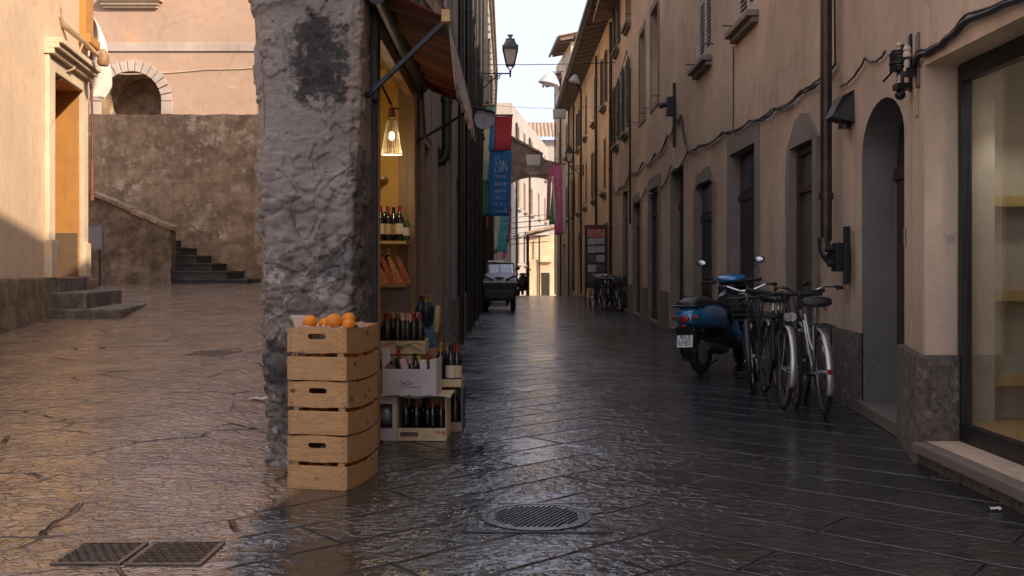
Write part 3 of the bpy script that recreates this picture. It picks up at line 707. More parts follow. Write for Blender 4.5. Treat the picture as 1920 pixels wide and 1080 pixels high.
g = MB(); slab(XR, 1, 6.86, 6.905, 1.355, 1.48, .02, 0, g); o = g.build('doorbell_panel', m_chrome, None, bevel=.006); tag(o, 'narrow steel doorbell panel on the wall beside the arched door', 'doorbell')
g = MB(); slab(XR, 1, 6.872, 6.893, 1.37, 1.465, .026, -.018, g); g.build('button_plate', m_iron, o)
# faceted dark wall vent hood
vy = 8.56; vx = XR(vy)
g = MB(); g.hexa([(vx+.01,vy-.13,2.44),(vx+.01,vy+.13,2.44),(vx-.2,vy+.09,2.50),(vx-.2,vy-.09,2.50)],[(vx+.01,vy-.1,2.74),(vx+.01,vy+.1,2.74),(vx-.11,vy+.12,2.68),(vx-.11,vy-.12,2.68)])
vh = thing('vent_hood', 'dark faceted metal vent hood on the wall above the arched door', 'vent hood', (vx,vy,2.45)); g.build('hood', m_iron, vh, bevel=.006)
g = MB(); g.cyl((vx-.06,vy,2.44),(vx-.06,vy,2.41),.05); g.build('outlet', m_black, vh)
# camera-like floodlight on a pole
fy = 18.7; fx = XR(fy)
fl = thing('wall_floodlight', 'dark box floodlight on a short pole fixed to the tan wall', 'floodlight', (fx,fy,3.9))
g = MB(); g.cyl((fx-.05,fy,3.5),(fx-.05,fy,4.72),.03); g.build('pole', m_iron, fl)
g = MB(); g.box(fx-.2,fx-.06,fy-.1,fy+.1,4.1,4.45); g.cyl((fx-.2,fy,4.32),(fx-.34,fy,4.28),.05); g.build('box', m_iron, fl, bevel=.01)

# ------------------------------------------------------------------ RIGHT: ochre house and farther houses
XO = pl([(32.4,3.27),(52,3.15)])
och = thing('ochre_house', 'ochre stucco house with deep timber eaves and shuttered windows', 'building', (6,42,0))
ow = []
for y in (34.2,38.0,42.2,46.6,50.0):
    ow.append(dict(y=(y,y+1.0), z=(7.0,8.7), d=.18)); ow.append(dict(y=(y,y+1.0), z=(4.0,5.8), d=.18))
od = [dict(y=(33.6,34.9), z=(.02,2.6), d=.3), dict(y=(37.4,38.6), z=(.02,2.7), d=.3), dict(y=(41,42.3), z=(.02,2.8), d=.3), dict(y=(45.5,46.9), z=(-.05,2.7), d=.3)]
w, r = facade(XO, 1, 32.45, 52, -.4, 9.6, ow+od); w.build('wall', m_ochre, och); r.build('reveal', m_ochre, och)
g = MB(); g.box(3.9,9,32.45,52,-.4,9.55); g.build('inner_wall', m_ochre, och)
g = MB(); g.quad((XO(32.45),32.45,0),(9,32.45,0),(9,32.45,9.6),(XO(32.45),32.45,9.6)); g.build('end_wall', m_ochre, och)
for i, o in enumerate(ow): window(och, XO, 1, *o['y'], *o['z'], .18, None, 'closed' if i % 3 else 'open', m_shut_oc if i % 2 else m_shut_dk, True)
for o in od: door_panel(och, XO, 1, *o['y'], *o['z'], .3, 'wood', m_dkwood); surround(XO, 1, *o['y'], *o['z'], .15, .03, .2, False).build('door_surround', m_surround, och)
def eaves(bld, Xf, y0, y1, z, over, rise=.16, gut=True, cnt=None, up=1.4):
    g = MB(); g.hexa([(Xf(y0)-over,y0,z-.05),(Xf(y0)+5.5,y0,z+up),(Xf(y1)+5.5,y1,z+up),(Xf(y1)-over,y1,z-.05)],[(Xf(y0)-over,y0,z+.05),(Xf(y0)+5.5,y0,z+up+.1),(Xf(y1)+5.5,y1,z+up+.1),(Xf(y1)-over,y1,z+.05)])
    ro = g.build('roof', m_rafter, bld)
    g = MB(); tiles(g, Xf(y0)-over-.06, Xf(y0)+5.5, y0-.1, y1+.1, lambda x: z+.06+(x-Xf(y0)+over)*(up+.05)/(5.5+over)); g.build('roof_tiles', m_tile, ro, solid=.04)
    n = int((y1-y0)/.75)
    for i in range(n+1):
        g = MB(); y = lerp(y0+.06, y1-.06, i/n); k = up/(5.5+over)
        g.hexa([(Xf(y)-over+.05,y-.05,z-.16),(Xf(y)+.1,y-.05,z-.16+k*over),(Xf(y)+.1,y+.05,z-.16+k*over),(Xf(y)-over+.05,y+.05,z-.16)],
               [(Xf(y)-over+.05,y-.05,z-.052),(Xf(y)+.1,y-.05,z-.052+k*over),(Xf(y)+.1,y+.05,z-.052+k*over),(Xf(y)-over+.05,y+.05,z-.052)])
        g.build('rafter', m_rafter, ro)
    if gut:
        g = MB(); g.tube([(Xf(y0)-over-.1,y0-.1,z-.04),(Xf(y1)-over-.1,y1+.1,z-.08)],.075,10); g.build('gutter', m_pipe, ro, smooth_=True)
    return ro
eaves(och, XO, 30.6, 53, 9.75, .72)
for y, z1 in ((37.0,9.2),(44.5,9.3),(49.4,9.4)): downpipe(och, XO(y)-.09, y, .1, z1, .05, m_pipe)
g = MB(); g.tube([(XO(44.5)-.09,44.5,9.3),(XO(44.5)-.3,44.3,9.5),(XO(44.5)-.78,44,9.66)],.05,10); g.build('gutter_spout', m_pipe, och, smooth_=True)

XF = pl([(52,3.12),(58.5,2.62)])
far1 = thing('tall_house', 'tall pale ochre house beyond the ochre one, with two stepped tiled eaves', 'building', (6,55,-.2))
fw = [dict(y=(y,y+.9), z=(z,z+1.7), d=.18) for y in (53.4,56.4) for z in (4,7.4,10.6)] + [dict(y=(54.3,55.5), z=(-.2,2.6), d=.3)]
w, r = facade(XF, 1, 52.05, 58.5, -.8, 13.2, fw); w.build('wall', m_ochre2, far1); r.build('reveal', m_ochre2, far1)
g = MB(); g.box(3.8,9,52.05,58.5,-.8,13.15); g.quad((XF(58.5),58.5,-.8),(3.8,58.5,-.8),(3.8,58.5,13.2),(XF(58.5),58.5,13.2)); g.quad((XF(52.05),52.05,8),(3.8,52.05,8),(3.8,52.05,13.2),(XF(52.05),52.05,13.2)); g.build('inner_wall', m_ochre2, far1)
for o in fw[:-1]: window(far1, XF, 1, *o['y'], *o['z'], .18, None, 'closed', m_shut_oc)
door_panel(far1, XF, 1, *fw[-1]['y'], *fw[-1]['z'], .3, 'wood', m_dkwood)
eaves(far1, XF, 51.5, 55.6, 13.3, .62, cnt=3, up=1.2); eaves(far1, XF, 56.2, 58.9, 12.2, .66, up=1.0)
g = MB(); g.box(XF(57.5)-.06,4.5,55.9,58.6,11.9,12.15); g.build('string_course', m_surround, far1)
for y in (52.3,55.8,58.3): downpipe(far1, XF(y)-.09, y, -.3, 12.0, .045, m_pipe)
# ------------------------------------------------------------------ LEFT ROW: corner house with the rough pier and the wine shop opening
XL = pl([(5.9,-.885),(13,-.90),(21,-.93),(34,-.97),(50,-1.05),(70,-1.5)])
corner = thing('corner_house', 'low corner house with a rough crumbling stone pier and an open wine shop front', 'building', (-1.5,8.5,0))
def pier_material():
    n = N('crumbling_pier'); p = n.pos()
    w = n.vadd(p, n.vadd(n.noise(p, 9, 5, .6, col=True), (.05,.05,.05), 'MULTIPLY'))
    a = n.noise(w, 2.4, 12, .74); b = n.noise(w, 17, 8, .72); c = n.noise(p, 60, 6, .7); d = n.noise(w, 1.6, 6, .6)
    z = n.xyz(p)[2]
    col = n.mix(n.rng(a, .36, .60), (.275,.24,.212), (.375,.335,.305))
    rg = n.rng(n.math('ADD', z, n.math('MULTIPLY', d, 1.2)), 2.1, 1.8)          # plaster lost in the lower half
    col = n.mix(n.math('MULTIPLY', n.rng(n.noise(w, 7, 9, .72), .47, .52), n.math('MULTIPLY', rg, .8)), col, (.15,.132,.117))
    col = n.mix(n.math('MULTIPLY', n.rng(n.noise(n.mp(w, loc=(2,8,3)), 6, 10, .75), .55, .58), n.math('MULTIPLY', rg, .85)), col, (.47,.44,.42))
    col = n.mix(n.math('MULTIPLY', n.rng(n.noise(w, 4.5, 6), .56, .62), n.math('MULTIPLY', rg, .5)), col, (.22,.17,.115))
    col = n.mix(n.rng(n.noise(n.mp(w, loc=(4,1,9)), 3.1, 10, .72), .615, .63), col, (.44,.42,.40))
    pit = n.rng(n.voro(w, 13), .14, .07)
    col = n.mix(n.math('MULTIPLY', pit, n.rng(b, .42, .6)), col, (.07,.06,.053))
    for cx, cz, rx, amt in ((-1.17,2.50,.195,.93), (-1.12,2.30,.12,.9), (-1.42,.62,.15,.7), (-1.05,1.25,.12,.5), (-1.36,.30,.14,.6)):
        q = n.vadd(n.mp(p, (1,.3,1)), n.vadd(n.vadd(n.noise(p, 5, 9, .75, col=True), (.5,.5,.5), 'SUBTRACT'), (.75,.1,.75), 'MULTIPLY'))
        f = n.math('MULTIPLY', n.rng(n.vlen(q, (cx, 5.95*.3, cz)), rx*1.3, rx*.75), n.rng(n.noise(p, 14, 8, .75), .26, .44))
        col = n.mix(n.math('MULTIPLY', f, amt), col, n.mix(n.rng(c, .4, .7), (.026,.026,.028), (.06,.058,.058)))
    col = n.mix(n.math('MULTIPLY', n.rng(c, .55, .8), .45), col, (.085,.075,.07))
    q3 = n.xyz(n.vadd(p, n.vadd(n.noise(p, 7, 6, .65, col=True), (.12,.12,.5), 'MULTIPLY')))
    strip = n.math('MULTIPLY', n.rng(q3[0], -.925, -.90), n.rng(q3[2], 2.05, 2.2))
    col = n.mix(n.math('MULTIPLY', strip, .9), col, (.36,.29,.235))
    side_shade = n.math('MULTIPLY', n.rng(q3[0], -.93, -.89), n.rng(q3[2], 2.2, 2.05))  # broken lower edge, with the side's shade painted in dark
    col = n.mix(n.math('MULTIPLY', side_shade, .75), col, n.mix(n.rng(b, .4, .65), (.035,.028,.022), (.10,.08,.065)))
    h = n.math('ADD', n.math('MULTIPLY', b, .8), n.math('MULTIPLY', c, .3))
    h = n.math('SUBTRACT', h, n.math('MULTIPLY', pit, .5))
    return n.set(col, .92, n.bump(h, 1.0, .022))
m_pier = pier_material()
def pier():
    # plan outline walked from the hidden left back, along the front, then up the shop jamb
    left = pl([(0,-1.475),(.6,-1.495),(1.3,-1.525),(2.0,-1.555),(2.6,-1.575),(3.3,-1.61)])
    right = pl([(0,-.99),(1.2,-.985),(1.75,-.96),(2.0,-.945),(3.3,-.935)])
    def plan(z):
        l, r = left(z), right(z)
        return [(l-.06,6.7),(l-.02,6.25),(l,6.02),(l+.05,5.97),((l+r)/2,5.95),(r-.03,5.955),(r+.015,5.985),(-.905,6.30),(-.893,6.44)]
    H = 3.3; nz = 400; nu = 250
    vs = []
    for j in range(nz+1):
        z = H*j/nz - .05; P = plan(z)
        L = [0]
        for a, b in zip(P, P[1:]): L.append(L[-1]+math.hypot(b[0]-a[0], b[1]-a[1]))
        for i in range(nu+1):
            t = L[-1]*i/nu
            k = max(q for q in range(len(P)-1) if L[q] <= t+1e-9)
            f = (t-L[k])/(L[k+1]-L[k]); a, b = P[k], P[k+1]
            x, y = lerp(a[0],b[0],f), lerp(a[1],b[1],f)
            d = Vector((b[0]-a[0], b[1]-a[1], 0)).normalized(); nn = Vector((d.y, -d.x, 0))
            q = Vector((x, y, z))
            fade = min(1, (1-i/nu)*7) * min(1, i/nu*12)
            rough = .13 + .87*smooth((2.15 - z + .5*noise.noise(q*1.7))/.7)
            fl = noise.noise(q*2.6) + .5*noise.noise(q*6.5) + .28*noise.noise(q*15) + .15*noise.noise(q*33)
            dsp = .020*noise.noise(q*2.0) + .013*smooth((fl-.16)/.05) - .014*smooth((-.20-fl)/.06) - .012*rough*smooth((-.42-fl)/.05)   # flaking layers
            dsp += (rough-.1)*(.024*noise.noise(q*6+Vector((3,1,2))) + .022*noise.noise(q*15)*(.5+abs(noise.noise(q*5))*1.6)) + .0045*noise.noise(q*38)
            crater = noise.noise(q*4.2+Vector((9,4,1))); 
            if crater > .30: dsp -= (crater-.30)*.14*rough
            led = noise.noise(Vector((x*2.2, 0, z*5.5+2*noise.noise(q*2))))
            if led > .3: dsp += .009*smooth((led-.3)/.12)
            wq = q + .05*noise.noise_vector(q*4)
            dd = noise.voronoi(wq*Vector((6.0,6.0,8.5)))[0]
            dsp += .026*max(0,rough-.3)*(smooth((dd[1]-dd[0])/.22)-.6)*smooth((.55+noise.noise(q*1.9))/.5)      # rubble stones showing through
            rg_ = 1-abs(noise.noise(Vector((wq.x*3.1, wq.y, wq.z*4.3+5))))
            if rg_ > .975 and noise.noise(q*1.3+Vector((5,5,5))) > .12: dsp -= .014*smooth((rg_-.975)/.02)                                       # cracks
            pk = noise.voronoi(q*19)[0][0]
            if pk < .16: dsp -= .009*(1-pk/.16)
            vs.append(tuple(q + nn*(dsp*fade)))
    g = MB(); n = nu+1
    g.add(vs, [(j*n+i, j*n+i+1, (j+1)*n+i+1, (j+1)*n+i) for j in range(nz) for i in range(nu)])
    return g.build('corner_pier', m_pier, corner, smooth_=True, autos=3)
pier()
# plaster strip and painted-in shade on the pier's shop side
# body of the house behind the pier
g = MB()
g.hexa([(-1.55,6.66,-.1),(-1.50,6.66,-.1),(-2.2,13,-.1),(-2.3,13,-.1)],[(-1.55,6.66,4.2),(-1.50,6.66,4.2),(-2.2,13,4.2),(-2.3,13,4.2)])
g.build('wall', m_left1, corner)
ops = [dict(y=(6.46,8.78), z=(.0,2.78), d=.12), dict(y=(9.85,10.75), z=(0,2.5), d=.3), dict(y=(11.7,12.7), z=(0,2.7), d=.3)]
w, r = facade(XL, -1, 6.42, 13, 0, 4.35, ops); w.build('wall', m_left1, corner); r.build('reveal', m_jamb, corner)
for o in ops[1:]: door_panel(corner, XL, -1, *o['y'], *o['z'], .3, 'wood', m_dkwood)
g = MB(); g.hexa([(-1.74,8.98,0),(-1.32,8.98,0),(-1.32,12.99,0),(-2.15,12.99,0)],[(-1.74,8.98,4.3),(-1.32,8.98,4.3),(-1.32,12.99,4.3),(-2.15,12.99,4.3)]); g.hexa([(-1.45,6.66,2.95),(-.92,6.66,2.95),(-.92,13,2.95),(-2.19,13,2.95)],[(-1.45,6.66,4.3),(-.92,6.66,4.3),(-.92,13,4.3),(-2.19,13,4.3)]); g.build('inner_wall', m_left2, corner)
g = MB(); g.hexa([(-1.7,5.98,3.28),(-.89,5.98,3.28),(-.8,13,4.3),(-2.5,13,4.3)],[(-1.7,5.98,3.5),(-.8,5.98,3.5),(-.8,13,4.5),(-2.5,13,4.5)]); g.build('roof', m_tile, corner)
# shop recess
g = MB()
g.quad((-1.73,8.80,0),(-.885,8.80,0),(-.885,8.80,2.84),(-1.73,8.80,2.84)); g.quad((-1.48,6.5,0),(-1.72,8.80,0),(-1.72,8.80,2.84),(-1.48,6.5,2.84))
g.quad((-1.48,6.5,2.83),(-.9,6.5,2.83),(-.9,8.80,2.83),(-1.73,8.80,2.83)); g.quad((-1.48,6.49,0),(-1.02,6.49,0),(-1.02,6.49,2.84),(-1.48,6.49,2.84))
g.build('shop_wall', m_yellow, corner)
g = MB(); g.quad((-1.48,6.5,.006),(-.9,6.5,.006),(-.9,8.8,.006),(-1.73,8.8,.006)); g.build('shop_floor', m_dstep, corner)
g = MB()   # painted frame of the opening
slab(XL, -1, 6.42, 6.50, 0, 2.78, .02, .14, g); slab(XL, -1, 8.74, 8.86, 0, 2.78, .03, .04, g); slab(XL, -1, 6.50, 8.74, 2.70, 2.86, .03, .04, g); slab(XL, -1, 8.86, 9.2, 0, 2.95, .02, 0, g)
g.build('door_frame', m_jamb, corner, bevel=.006)
g = MB(); slab(XL, -1, 6.28, 6.42, 2.27, 3.25, .03, .06, g); slab(XL, -1, 6.34, 6.42, 0, 2.27, .015, .06, g); g.build('shutter_leaf', m_dkwood, corner, bevel=.008)
def shelf(x0, x1, y0, y1, z0, z1, mat=m_shelf):
    g = MB(); g.box(x0,x1,y0,y1,z0,z1); return g.build('shelf', mat, corner, bevel=.004)
shelf(-1.69,-.905,8.42,8.79,1.405,1.432); shelf(-1.69,-.905,8.38,8.79,1.035,1.066, m_jamb); shelf(-1.69,-1.10,8.5,8.79,1.965,1.995, m_jamb)
g = MB(); g.box(-1.69,-.91,8.45,8.792,.02,1.03); g.build('dark_cupboard', m_left2, corner)
# other pieces along the facade (pilasters, doorways)
def pilaster(bld, y0, y1, z1, proud, mat): 
    g = MB(); slab(XL, -1, y0, y1, 0, z1, proud, 0, g); return g.build('pilaster', mat, bld, bevel=.01)
pilaster(corner, 9.25, 9.7, 4.3, .035, m_left2); pilaster(corner, 10.9, 11.5, 4.3, .03, m_left1)
downpipe(corner, XL(9.12)+.03, 9.12, 0, 2.9, .014, m_jamb)
dpp = MB(); py = 11.9; px = XL(py)+.11
dpp.tube([(px,py,4.3),(px,py,2.66),(px-.015,py,2.56),(px-.06,py,2.49),(px-.14,py,2.48)],.062,14); dpp.cyl((px,py,3.2),(px,py,3.27),.075); dpp.build('downpipe', m_pipe_dk, corner, smooth_=True)

gab = thing('dark_plaster_house', 'narrow dark plastered house with an unseen shading wedge beyond the wine shop', 'building', (-2,17,0))
ops = [dict(y=(13.5,14.6), z=(0,2.8), d=.3), dict(y=(16.2,17.3), z=(0,2.7), d=.3), dict(y=(19.0,20.2), z=(0,3.0), d=.3)]
w, r = facade(XL, -1, 13.02, 21, 0, 7.2, ops); w.build('wall', m_left2, gab); r.build('reveal', m_left2, gab)
for o in ops: door_panel(gab, XL, -1, *o['y'], *o['z'], .3, 'wood', m_dkwood)
LB = pl([(13,-2.25),(21,-2.3),(50,-2.6)])
g = MB(); g.hexa([(LB(13.05),13.05,-.2),(-1.3,13.05,-.2),(-1.3,22,-.2),(LB(22),22,-.2)],[(LB(13.05),13.05,7.1),(-1.3,13.05,7.1),(-1.3,22,7.1),(LB(22),22,7.1)])
g.hexa([(LB(14.4),14.4,7.1),(-.9,14.4,7.1),(-.95,22,7.1),(LB(22),22,7.1)],[(LB(14.4),14.4,14.6),(-.9,14.4,14.6),(-.95,22,7.3),(LB(22),22,7.3)]); g.build('shade_wedge_body', m_left2, gab)  # unseen wedge on top, added to shade the retaining wall below the peach facade
for y0, y1, pr in ((12.98,13.3,.05),(14.75,15.3,.04),(17.6,18.1,.05),(20.4,20.8,.04)): pilaster(gab, y0, y1, 7.0, pr, m_left1 if y0 > 14 else m_left2)
for y, r_, m in ((15.9,.05,m_pipe_dk),(18.8,.07,m_pipe_dk),(20.95,.05,m_pipe_dk)): downpipe(gab, XL(y)+.09, y, 0, 7.1, r_, m)
for a, b in ((14.7,16.1),(17.4,18.9)):
    pb = MB(); slab(XL, -1, a, b, 0, .75, .065, 0, pb); pb.build('plinth', m_plinth, gab)

pal = thing('tall_left_house', 'tall weathered house with dark downpipes and the bracket lamp', 'building', (-3,27,0))
ops = [dict(y=(22,23.2), z=(0,3), d=.3), dict(y=(25.4,26.5), z=(0,3), d=.3), dict(y=(29,30.4), z=(0,3), d=.3), dict(y=(24,25), z=(5.2,7), d=.2), dict(y=(28,29), z=(5.2,7), d=.2), dict(y=(31.5,32.5), z=(5.2,7), d=.2)]
w, r = facade(XL, -1, 22.02, 34, 0, 13, ops); w.build('wall', m_left3, pal); r.build('reveal', m_left2, pal)
g = MB(); slab(XL, -1, 21.0, 22.02, 0, 7.25, 0, .3, g); g.build('side_wall', m_left2, gab)
for o in ops[:3]: door_panel(pal, XL, -1, *o['y'], *o['z'], .3, 'wood', m_dkwood)
for o in ops[3:]: window(pal, XL, -1, *o['y'], *o['z'], .2, None, 'open', m_shut_dk)
g = MB(); g.hexa([(LB(22.05),22.05,0),(-1.32,22.05,0),(-1.35,34,0),(LB(34),34,0)],[(LB(22.05),22.05,12.95),(-1.32,22.05,12.95),(-1.35,34,12.95),(LB(34),34,12.95)]); g.quad((-1.4,22.03,0),(XL(22),22.03,0),(XL(22),22.03,13),(-1.4,22.03,13)); g.build('inner_wall', m_left2, pal)
for y, r_ in ((23.6,.07),(26.9,.06),(30.8,.07),(33.6,.06)): downpipe(pal, XL(y)+.09, y, 0, 12.9, r_, m_pipe_dk)
for y0, y1 in ((22.02,22.5),(27.3,27.8)): pilaster(pal, y0, y1, 12.8, .06, m_left3)

lf = thing('far_left_house', 'far pale stone house with carved cornice on the left side of the street', 'building', (-3,44,0))
ops = [dict(y=(36+i*4.5,37+i*4.5), z=(z,z+1.8), d=.2) for i in range(6) for z in (.2,4.6,7.8)]
w, r = facade(XL, -1, 34.02, 66, -.8, 11.2, ops); w.build('wall', m_cream_far, lf); r.build('reveal', m_left3, lf)
for o in ops: window(lf, XL, -1, *o['y'], *o['z'], .2, None, 'recess', sill=False)
g = MB(); g.hexa([(LB(34.05),34.05,-1),(-1.45,34.05,-1),(-1.9,66,-1),(LB(50),66,-1)],[(LB(34.05),34.05,11.1),(-1.45,34.05,11.1),(-1.9,66,11.1),(LB(50),66,11.1)]); g.build('inner_wall', m_left3, lf)
g = MB()
for k, (zz, pr) in enumerate(((10.6,.14),(10.8,.24),(11.0,.34))): slab(XL, -1, 34.1, 65.9, zz, zz+.199, pr, 0, g, 4)
for i in range(26): 
    y = 34.5+i*1.2; slab(XL, -1, y, y+.3, 10.1, 10.59, .16, 0, g)
g.build('cornice', m_cream_far, lf, bevel=.01)
for y in (38.3,46.5,54): downpipe(lf, XL(y)+.09, y, -.3, 10.5, .07, m_pipe_dk)

# ------------------------------------------------------------------ FAR END
arch = thing('street_arch', 'brown masonry arch bridging the street beyond the banners', 'arch', (.6,60,-.4))
def arch_mesh():
    g = MB(); Y0, Y1 = 60.0, 63.0
    top = pl([(-1.9,9.9),(-.2,9.3),(1.85,8.15),(1.9,7.9),(3.4,7.55)])
    und = lambda x: 4.6 + 2.45*sqrt(max(0, 1-((x-1.35)/2.55)**2)) if x > -1.2 else -1
    xs = [-1.9,-1.21] + [-1.19+.15*i for i in range(31)]
    fr = []
    for a, b in zip(xs, xs[1:]):
        p = [(a,und(a)),(b,und(b)),(b,top(b)),(a,top(a))]
        g.hexa([(p[0][0],Y0,p[0][1]),(p[1][0],Y0,p[1][1]),(p[1][0],Y1,p[1][1]),(p[0][0],Y1,p[0][1])],[(p[3][0],Y0,p[3][1]),(p[2][0],Y0,p[2][1]),(p[2][0],Y1,p[2][1]),(p[3][0],Y1,p[3][1])])
    return g
arch_mesh().build('masonry', m_arch, arch)
g = MB()
for a, b in (((-1.9,9.95),(-.2,9.35)),((-.2,9.35),(1.87,8.2))): g.bar((a[0],61.5,a[1]),(b[0],61.5,b[1]),3.3,.12)
g.build('coping', m_tile, arch)
end = thing('tile_roofed_house', 'cream house with a pale tiled roof showing above the arch', 'building', (2,92,-1.4))
g = MB(); g.box(-6,7,90,98,-2,13.0); g.build('wall', m_cream_far, end)
g = MB(); g.grid(lambda s, t: (lerp(-6.5,7.5,s), lerp(89.2,94,t), lerp(13.1,15.1,t)+.14*abs(sin(pi*s*40))), 320, 3); g.build('roof', m_tile, end)
obl = thing('cream_end_house', 'sunlit cream house with narrow windows seen through the arch', 'building', (0,75,-1))
XE = pl([(64,-.05),(97,4.4)])
eo = [dict(y=(y,y+1.3), z=(z,z+2.0), d=.15) for y in (67,70.5,75,80,85) for z in (1.6,5.4,9)]
w, r = facade(XE, -1, 64, 89, -2, 12, eo); w.build('wall', m_cream_far, obl); r.build('reveal', m_cream_far, obl)
for o in eo: window(obl, XE, -1, *o['y'], *o['z'], .15, None, 'closed' if o['z'][0] > 2 else 'recess', m_shut_oc)
g = MB(); g.hexa([(-4,64.05,-2),(XE(64)-.4,64.05,-2),(XE(89)-.4,89,-2),(-4,89,-2)],[(-4,64.05,11.9),(XE(64)-.4,64.05,11.9),(XE(89)-.4,89,11.9),(-4,89,11.9)]); g.quad((-4,64.02,-2),(XE(64),64.02,-2),(XE(64),64.02,12),(-4,64.02,12)); g.build('inner_wall', m_cream_far, obl)
for y in (66,73.5): downpipe(obl, XE(y)+.1, y, -1, 11, .07, m_pipe_dk)
g = MB(); g.tube(cable([(XE(65)+.05,65,3.4),(XE(72)+.05,72,3.9),(XE(78)+.05,78,4.2)], .02, sag=.2), .03, 6); g.build('cable', m_cable, obl)
loh = thing('low_end_house', 'small ochre house with a low roof and dark doorway at the street end', 'building', (2,73,-1))
g = MB(); g.box(1.25,3.2,72,77,-1.4,3.7); g.box(1.28,1.9,71.7,72,-1.4,1.7); g.build('wall', m_ochre2, loh)
g = MB(); g.hexa([(1.0,71.3,3.72),(3.4,71.3,4.3),(3.4,77.2,4.3),(1.0,77.2,3.72)],[(1.0,71.3,3.9),(3.4,71.3,4.48),(3.4,77.2,4.48),(1.0,77.2,3.9)]); g.build('roof', m_tile, loh)
g = MB(); g.box(2.15,2.75,71.96,71.995,-1.3,.95); g.build('door', m_dkwood, loh)
g = MB(); g.box(1.25,2.9,71.75,71.995,1.72,1.9); g.build('string_course', m_ochre2, loh)
g = MB(); g.cyl((1.98,71.6,-1.2),(1.98,71.6,3.6),.06); g.build('downpipe', m_pipe, loh)

# ------------------------------------------------------------------ LEFT SQUARE
XW = lambda y: -4.334 - .168*y
sun_w = thing('cream_corner_building', 'cream ochre corner building in low sun with a deep doorway in orange shade', 'building', (-8,12,.4))
dy0, dy1, dz0, dz1 = 14.45, 16.0, 1.07, 4.08
w, r = facade(XW, -1, 2, 16.55, -.2, 9.5, [dict(y=(dy0,dy1), z=(dz0,dz1), d=.95)]); w.build('wall', m_sunwall, sun_w); r.build('reveal', m_orange, sun_w)
g = MB(); g.hexa([(-12,2,-.2),(XW(2)-1.1,2,-.2),(XW(16.5)-1.1,16.5,-.2),(-12,16.5,-.2)],[(-12,2,9.4),(XW(2)-1.1,2,9.4),(XW(16.5)-1.1,16.5,9.4),(-12,16.5,9.4)]); g.quad((-12,16.54,-.2),(XW(16.55),16.54,-.2),(XW(16.55),16.54,9.5),(-12,16.54,9.5)); g.build('inner_wall', m_orange, sun_w)
door_panel(sun_w, XW, -1, dy0, dy1, dz0, dz1, .97, 'wood', m_brownwood)
g = MB(); g.box(XW(dy1)-.93,XW(dy1)-.02,dy1-.012,dy1-.002,dz0,1.78); g.build('damp_dado', stucco('grey_damp_plaster', (.15,.095,.055), stain_amt=.5), sun_w, bevel=.004)
g = MB()
surround(XW, -1, dy0, dy1, dz0, dz1, .30, .075, .20, False, mb=g); g.build('door_surround', m_trim, sun_w, bevel=.015)
g = MB()
for z0, z1, p in ((dz1+.21,dz1+.29,.15),(dz1+.29,dz1+.36,.22),(dz1+.36,dz1+.44,.27)): slab(XW, -1, dy0-.32, dy1+.36, z0, z1, p, 0, g)
g.build('door_cornice', m_trim, sun_w, bevel=.012)
g = MB(); slab(XW, -1, 16.02, 16.54, 5.0, 9.4, .10, 0, g); slab(XW, -1, 15.95, 16.6, 4.86, 5.0, .2, 0, g); g.build('corner_pilaster', m_orange, sun_w, bevel=.015)  # darker orange stands in for shade on the corner
for y in (dy0-.17, dy1+.17):
    g = MB(); slab(XW, -1, y-.15, y+.15, dz0, dz0+.55, .115, 0, g); g.build('surround_base', m_trim, sun_w, bevel=.012)
g = MB(); slab(XW, -1, 2, dy0-.02, -.2, 1.075, .10, 0, g, 10); slab(XW, -1, dy1+.02, 16.6, .2, 1.04, .16, 0, g, 1); g.build('plinth', m_flank, sun_w, bevel=.03)
g = MB(); slab(XW, -1, dy0+.0, dy1+.0, dz0-.4, dz0-.005, .14, .3, g); g.build('threshold', m_step, sun_w, bevel=.02)
stp = thing('stone_doorstep', 'worn stone steps climbing to the orange doorway', 'steps', (XW(15.2)+.6,15.2,.3))
def step(y0, y1, x_out, z0, z1, skew=0):
    g = MB(); g.hexa([(XW(y0)-.02,y0,z0),(XW(y0)+x_out,y0,z0),(XW(y1)+x_out+skew,y1,z0),(XW(y1)-.02,y1,z0)],[(XW(y0)-.02,y0,z1),(XW(y0)+x_out,y0,z1),(XW(y1)+x_out+skew,y1,z1),(XW(y1)-.02,y1,z1)])
    g.build('tread', m_step, stp, bevel=.035)
step(13.95,16.35,1.15,.2,.63,-.1); step(14.1,16.45,.62,.2,.86,-.02)

# broken bracket arm, white cloth, pipe at the corner
fxm = thing('lamp_bracket', 'broken old lamp bracket sticking out above the orange doorway', 'bracket', (XW(15.5)+.3,15.5,4.6))
g = MB(); a0 = Vector((XW(15.0)+.02,15.0,4.92)); a1 = Vector((XW(15.9)+.42,15.75,4.58))
g.tube([a0+Vector((0,-.1,.1)), a0, a0.lerp(a1,.5)+Vector((0,0,.02)), a1], [.035,.05,.045,.03], 10); g.tube([a0,a0+Vector((.0,-.05,.24))],.012,6)
g.tube([a0.lerp(a1,.55), a0.lerp(a1,.6)+Vector((-.05,-.3,-.45)), a0.lerp(a1,.5)+Vector((-.12,-.5,-.62))], .016, 6); g.ball(a0.lerp(a1,.5)+Vector((-.12,-.5,-.68)),.045)
g.build('arm', plain('weathered_metal', (.42,.30,.18), .6, .2, var=.3), fxm, smooth_=True)
g = MB(); g.lathe(a1+Vector((.06,0,-.14)), [(.075,0),(.095,.05),(.085,.16),(.05,.24),(.02,.27)], 14)
g.build('lamp_cap', plain('rusty_cap', (.30,.17,.09), .6, var=.3), fxm, smooth_=True)
g = MB()
cy = 16.75; cx = XW(16.55)
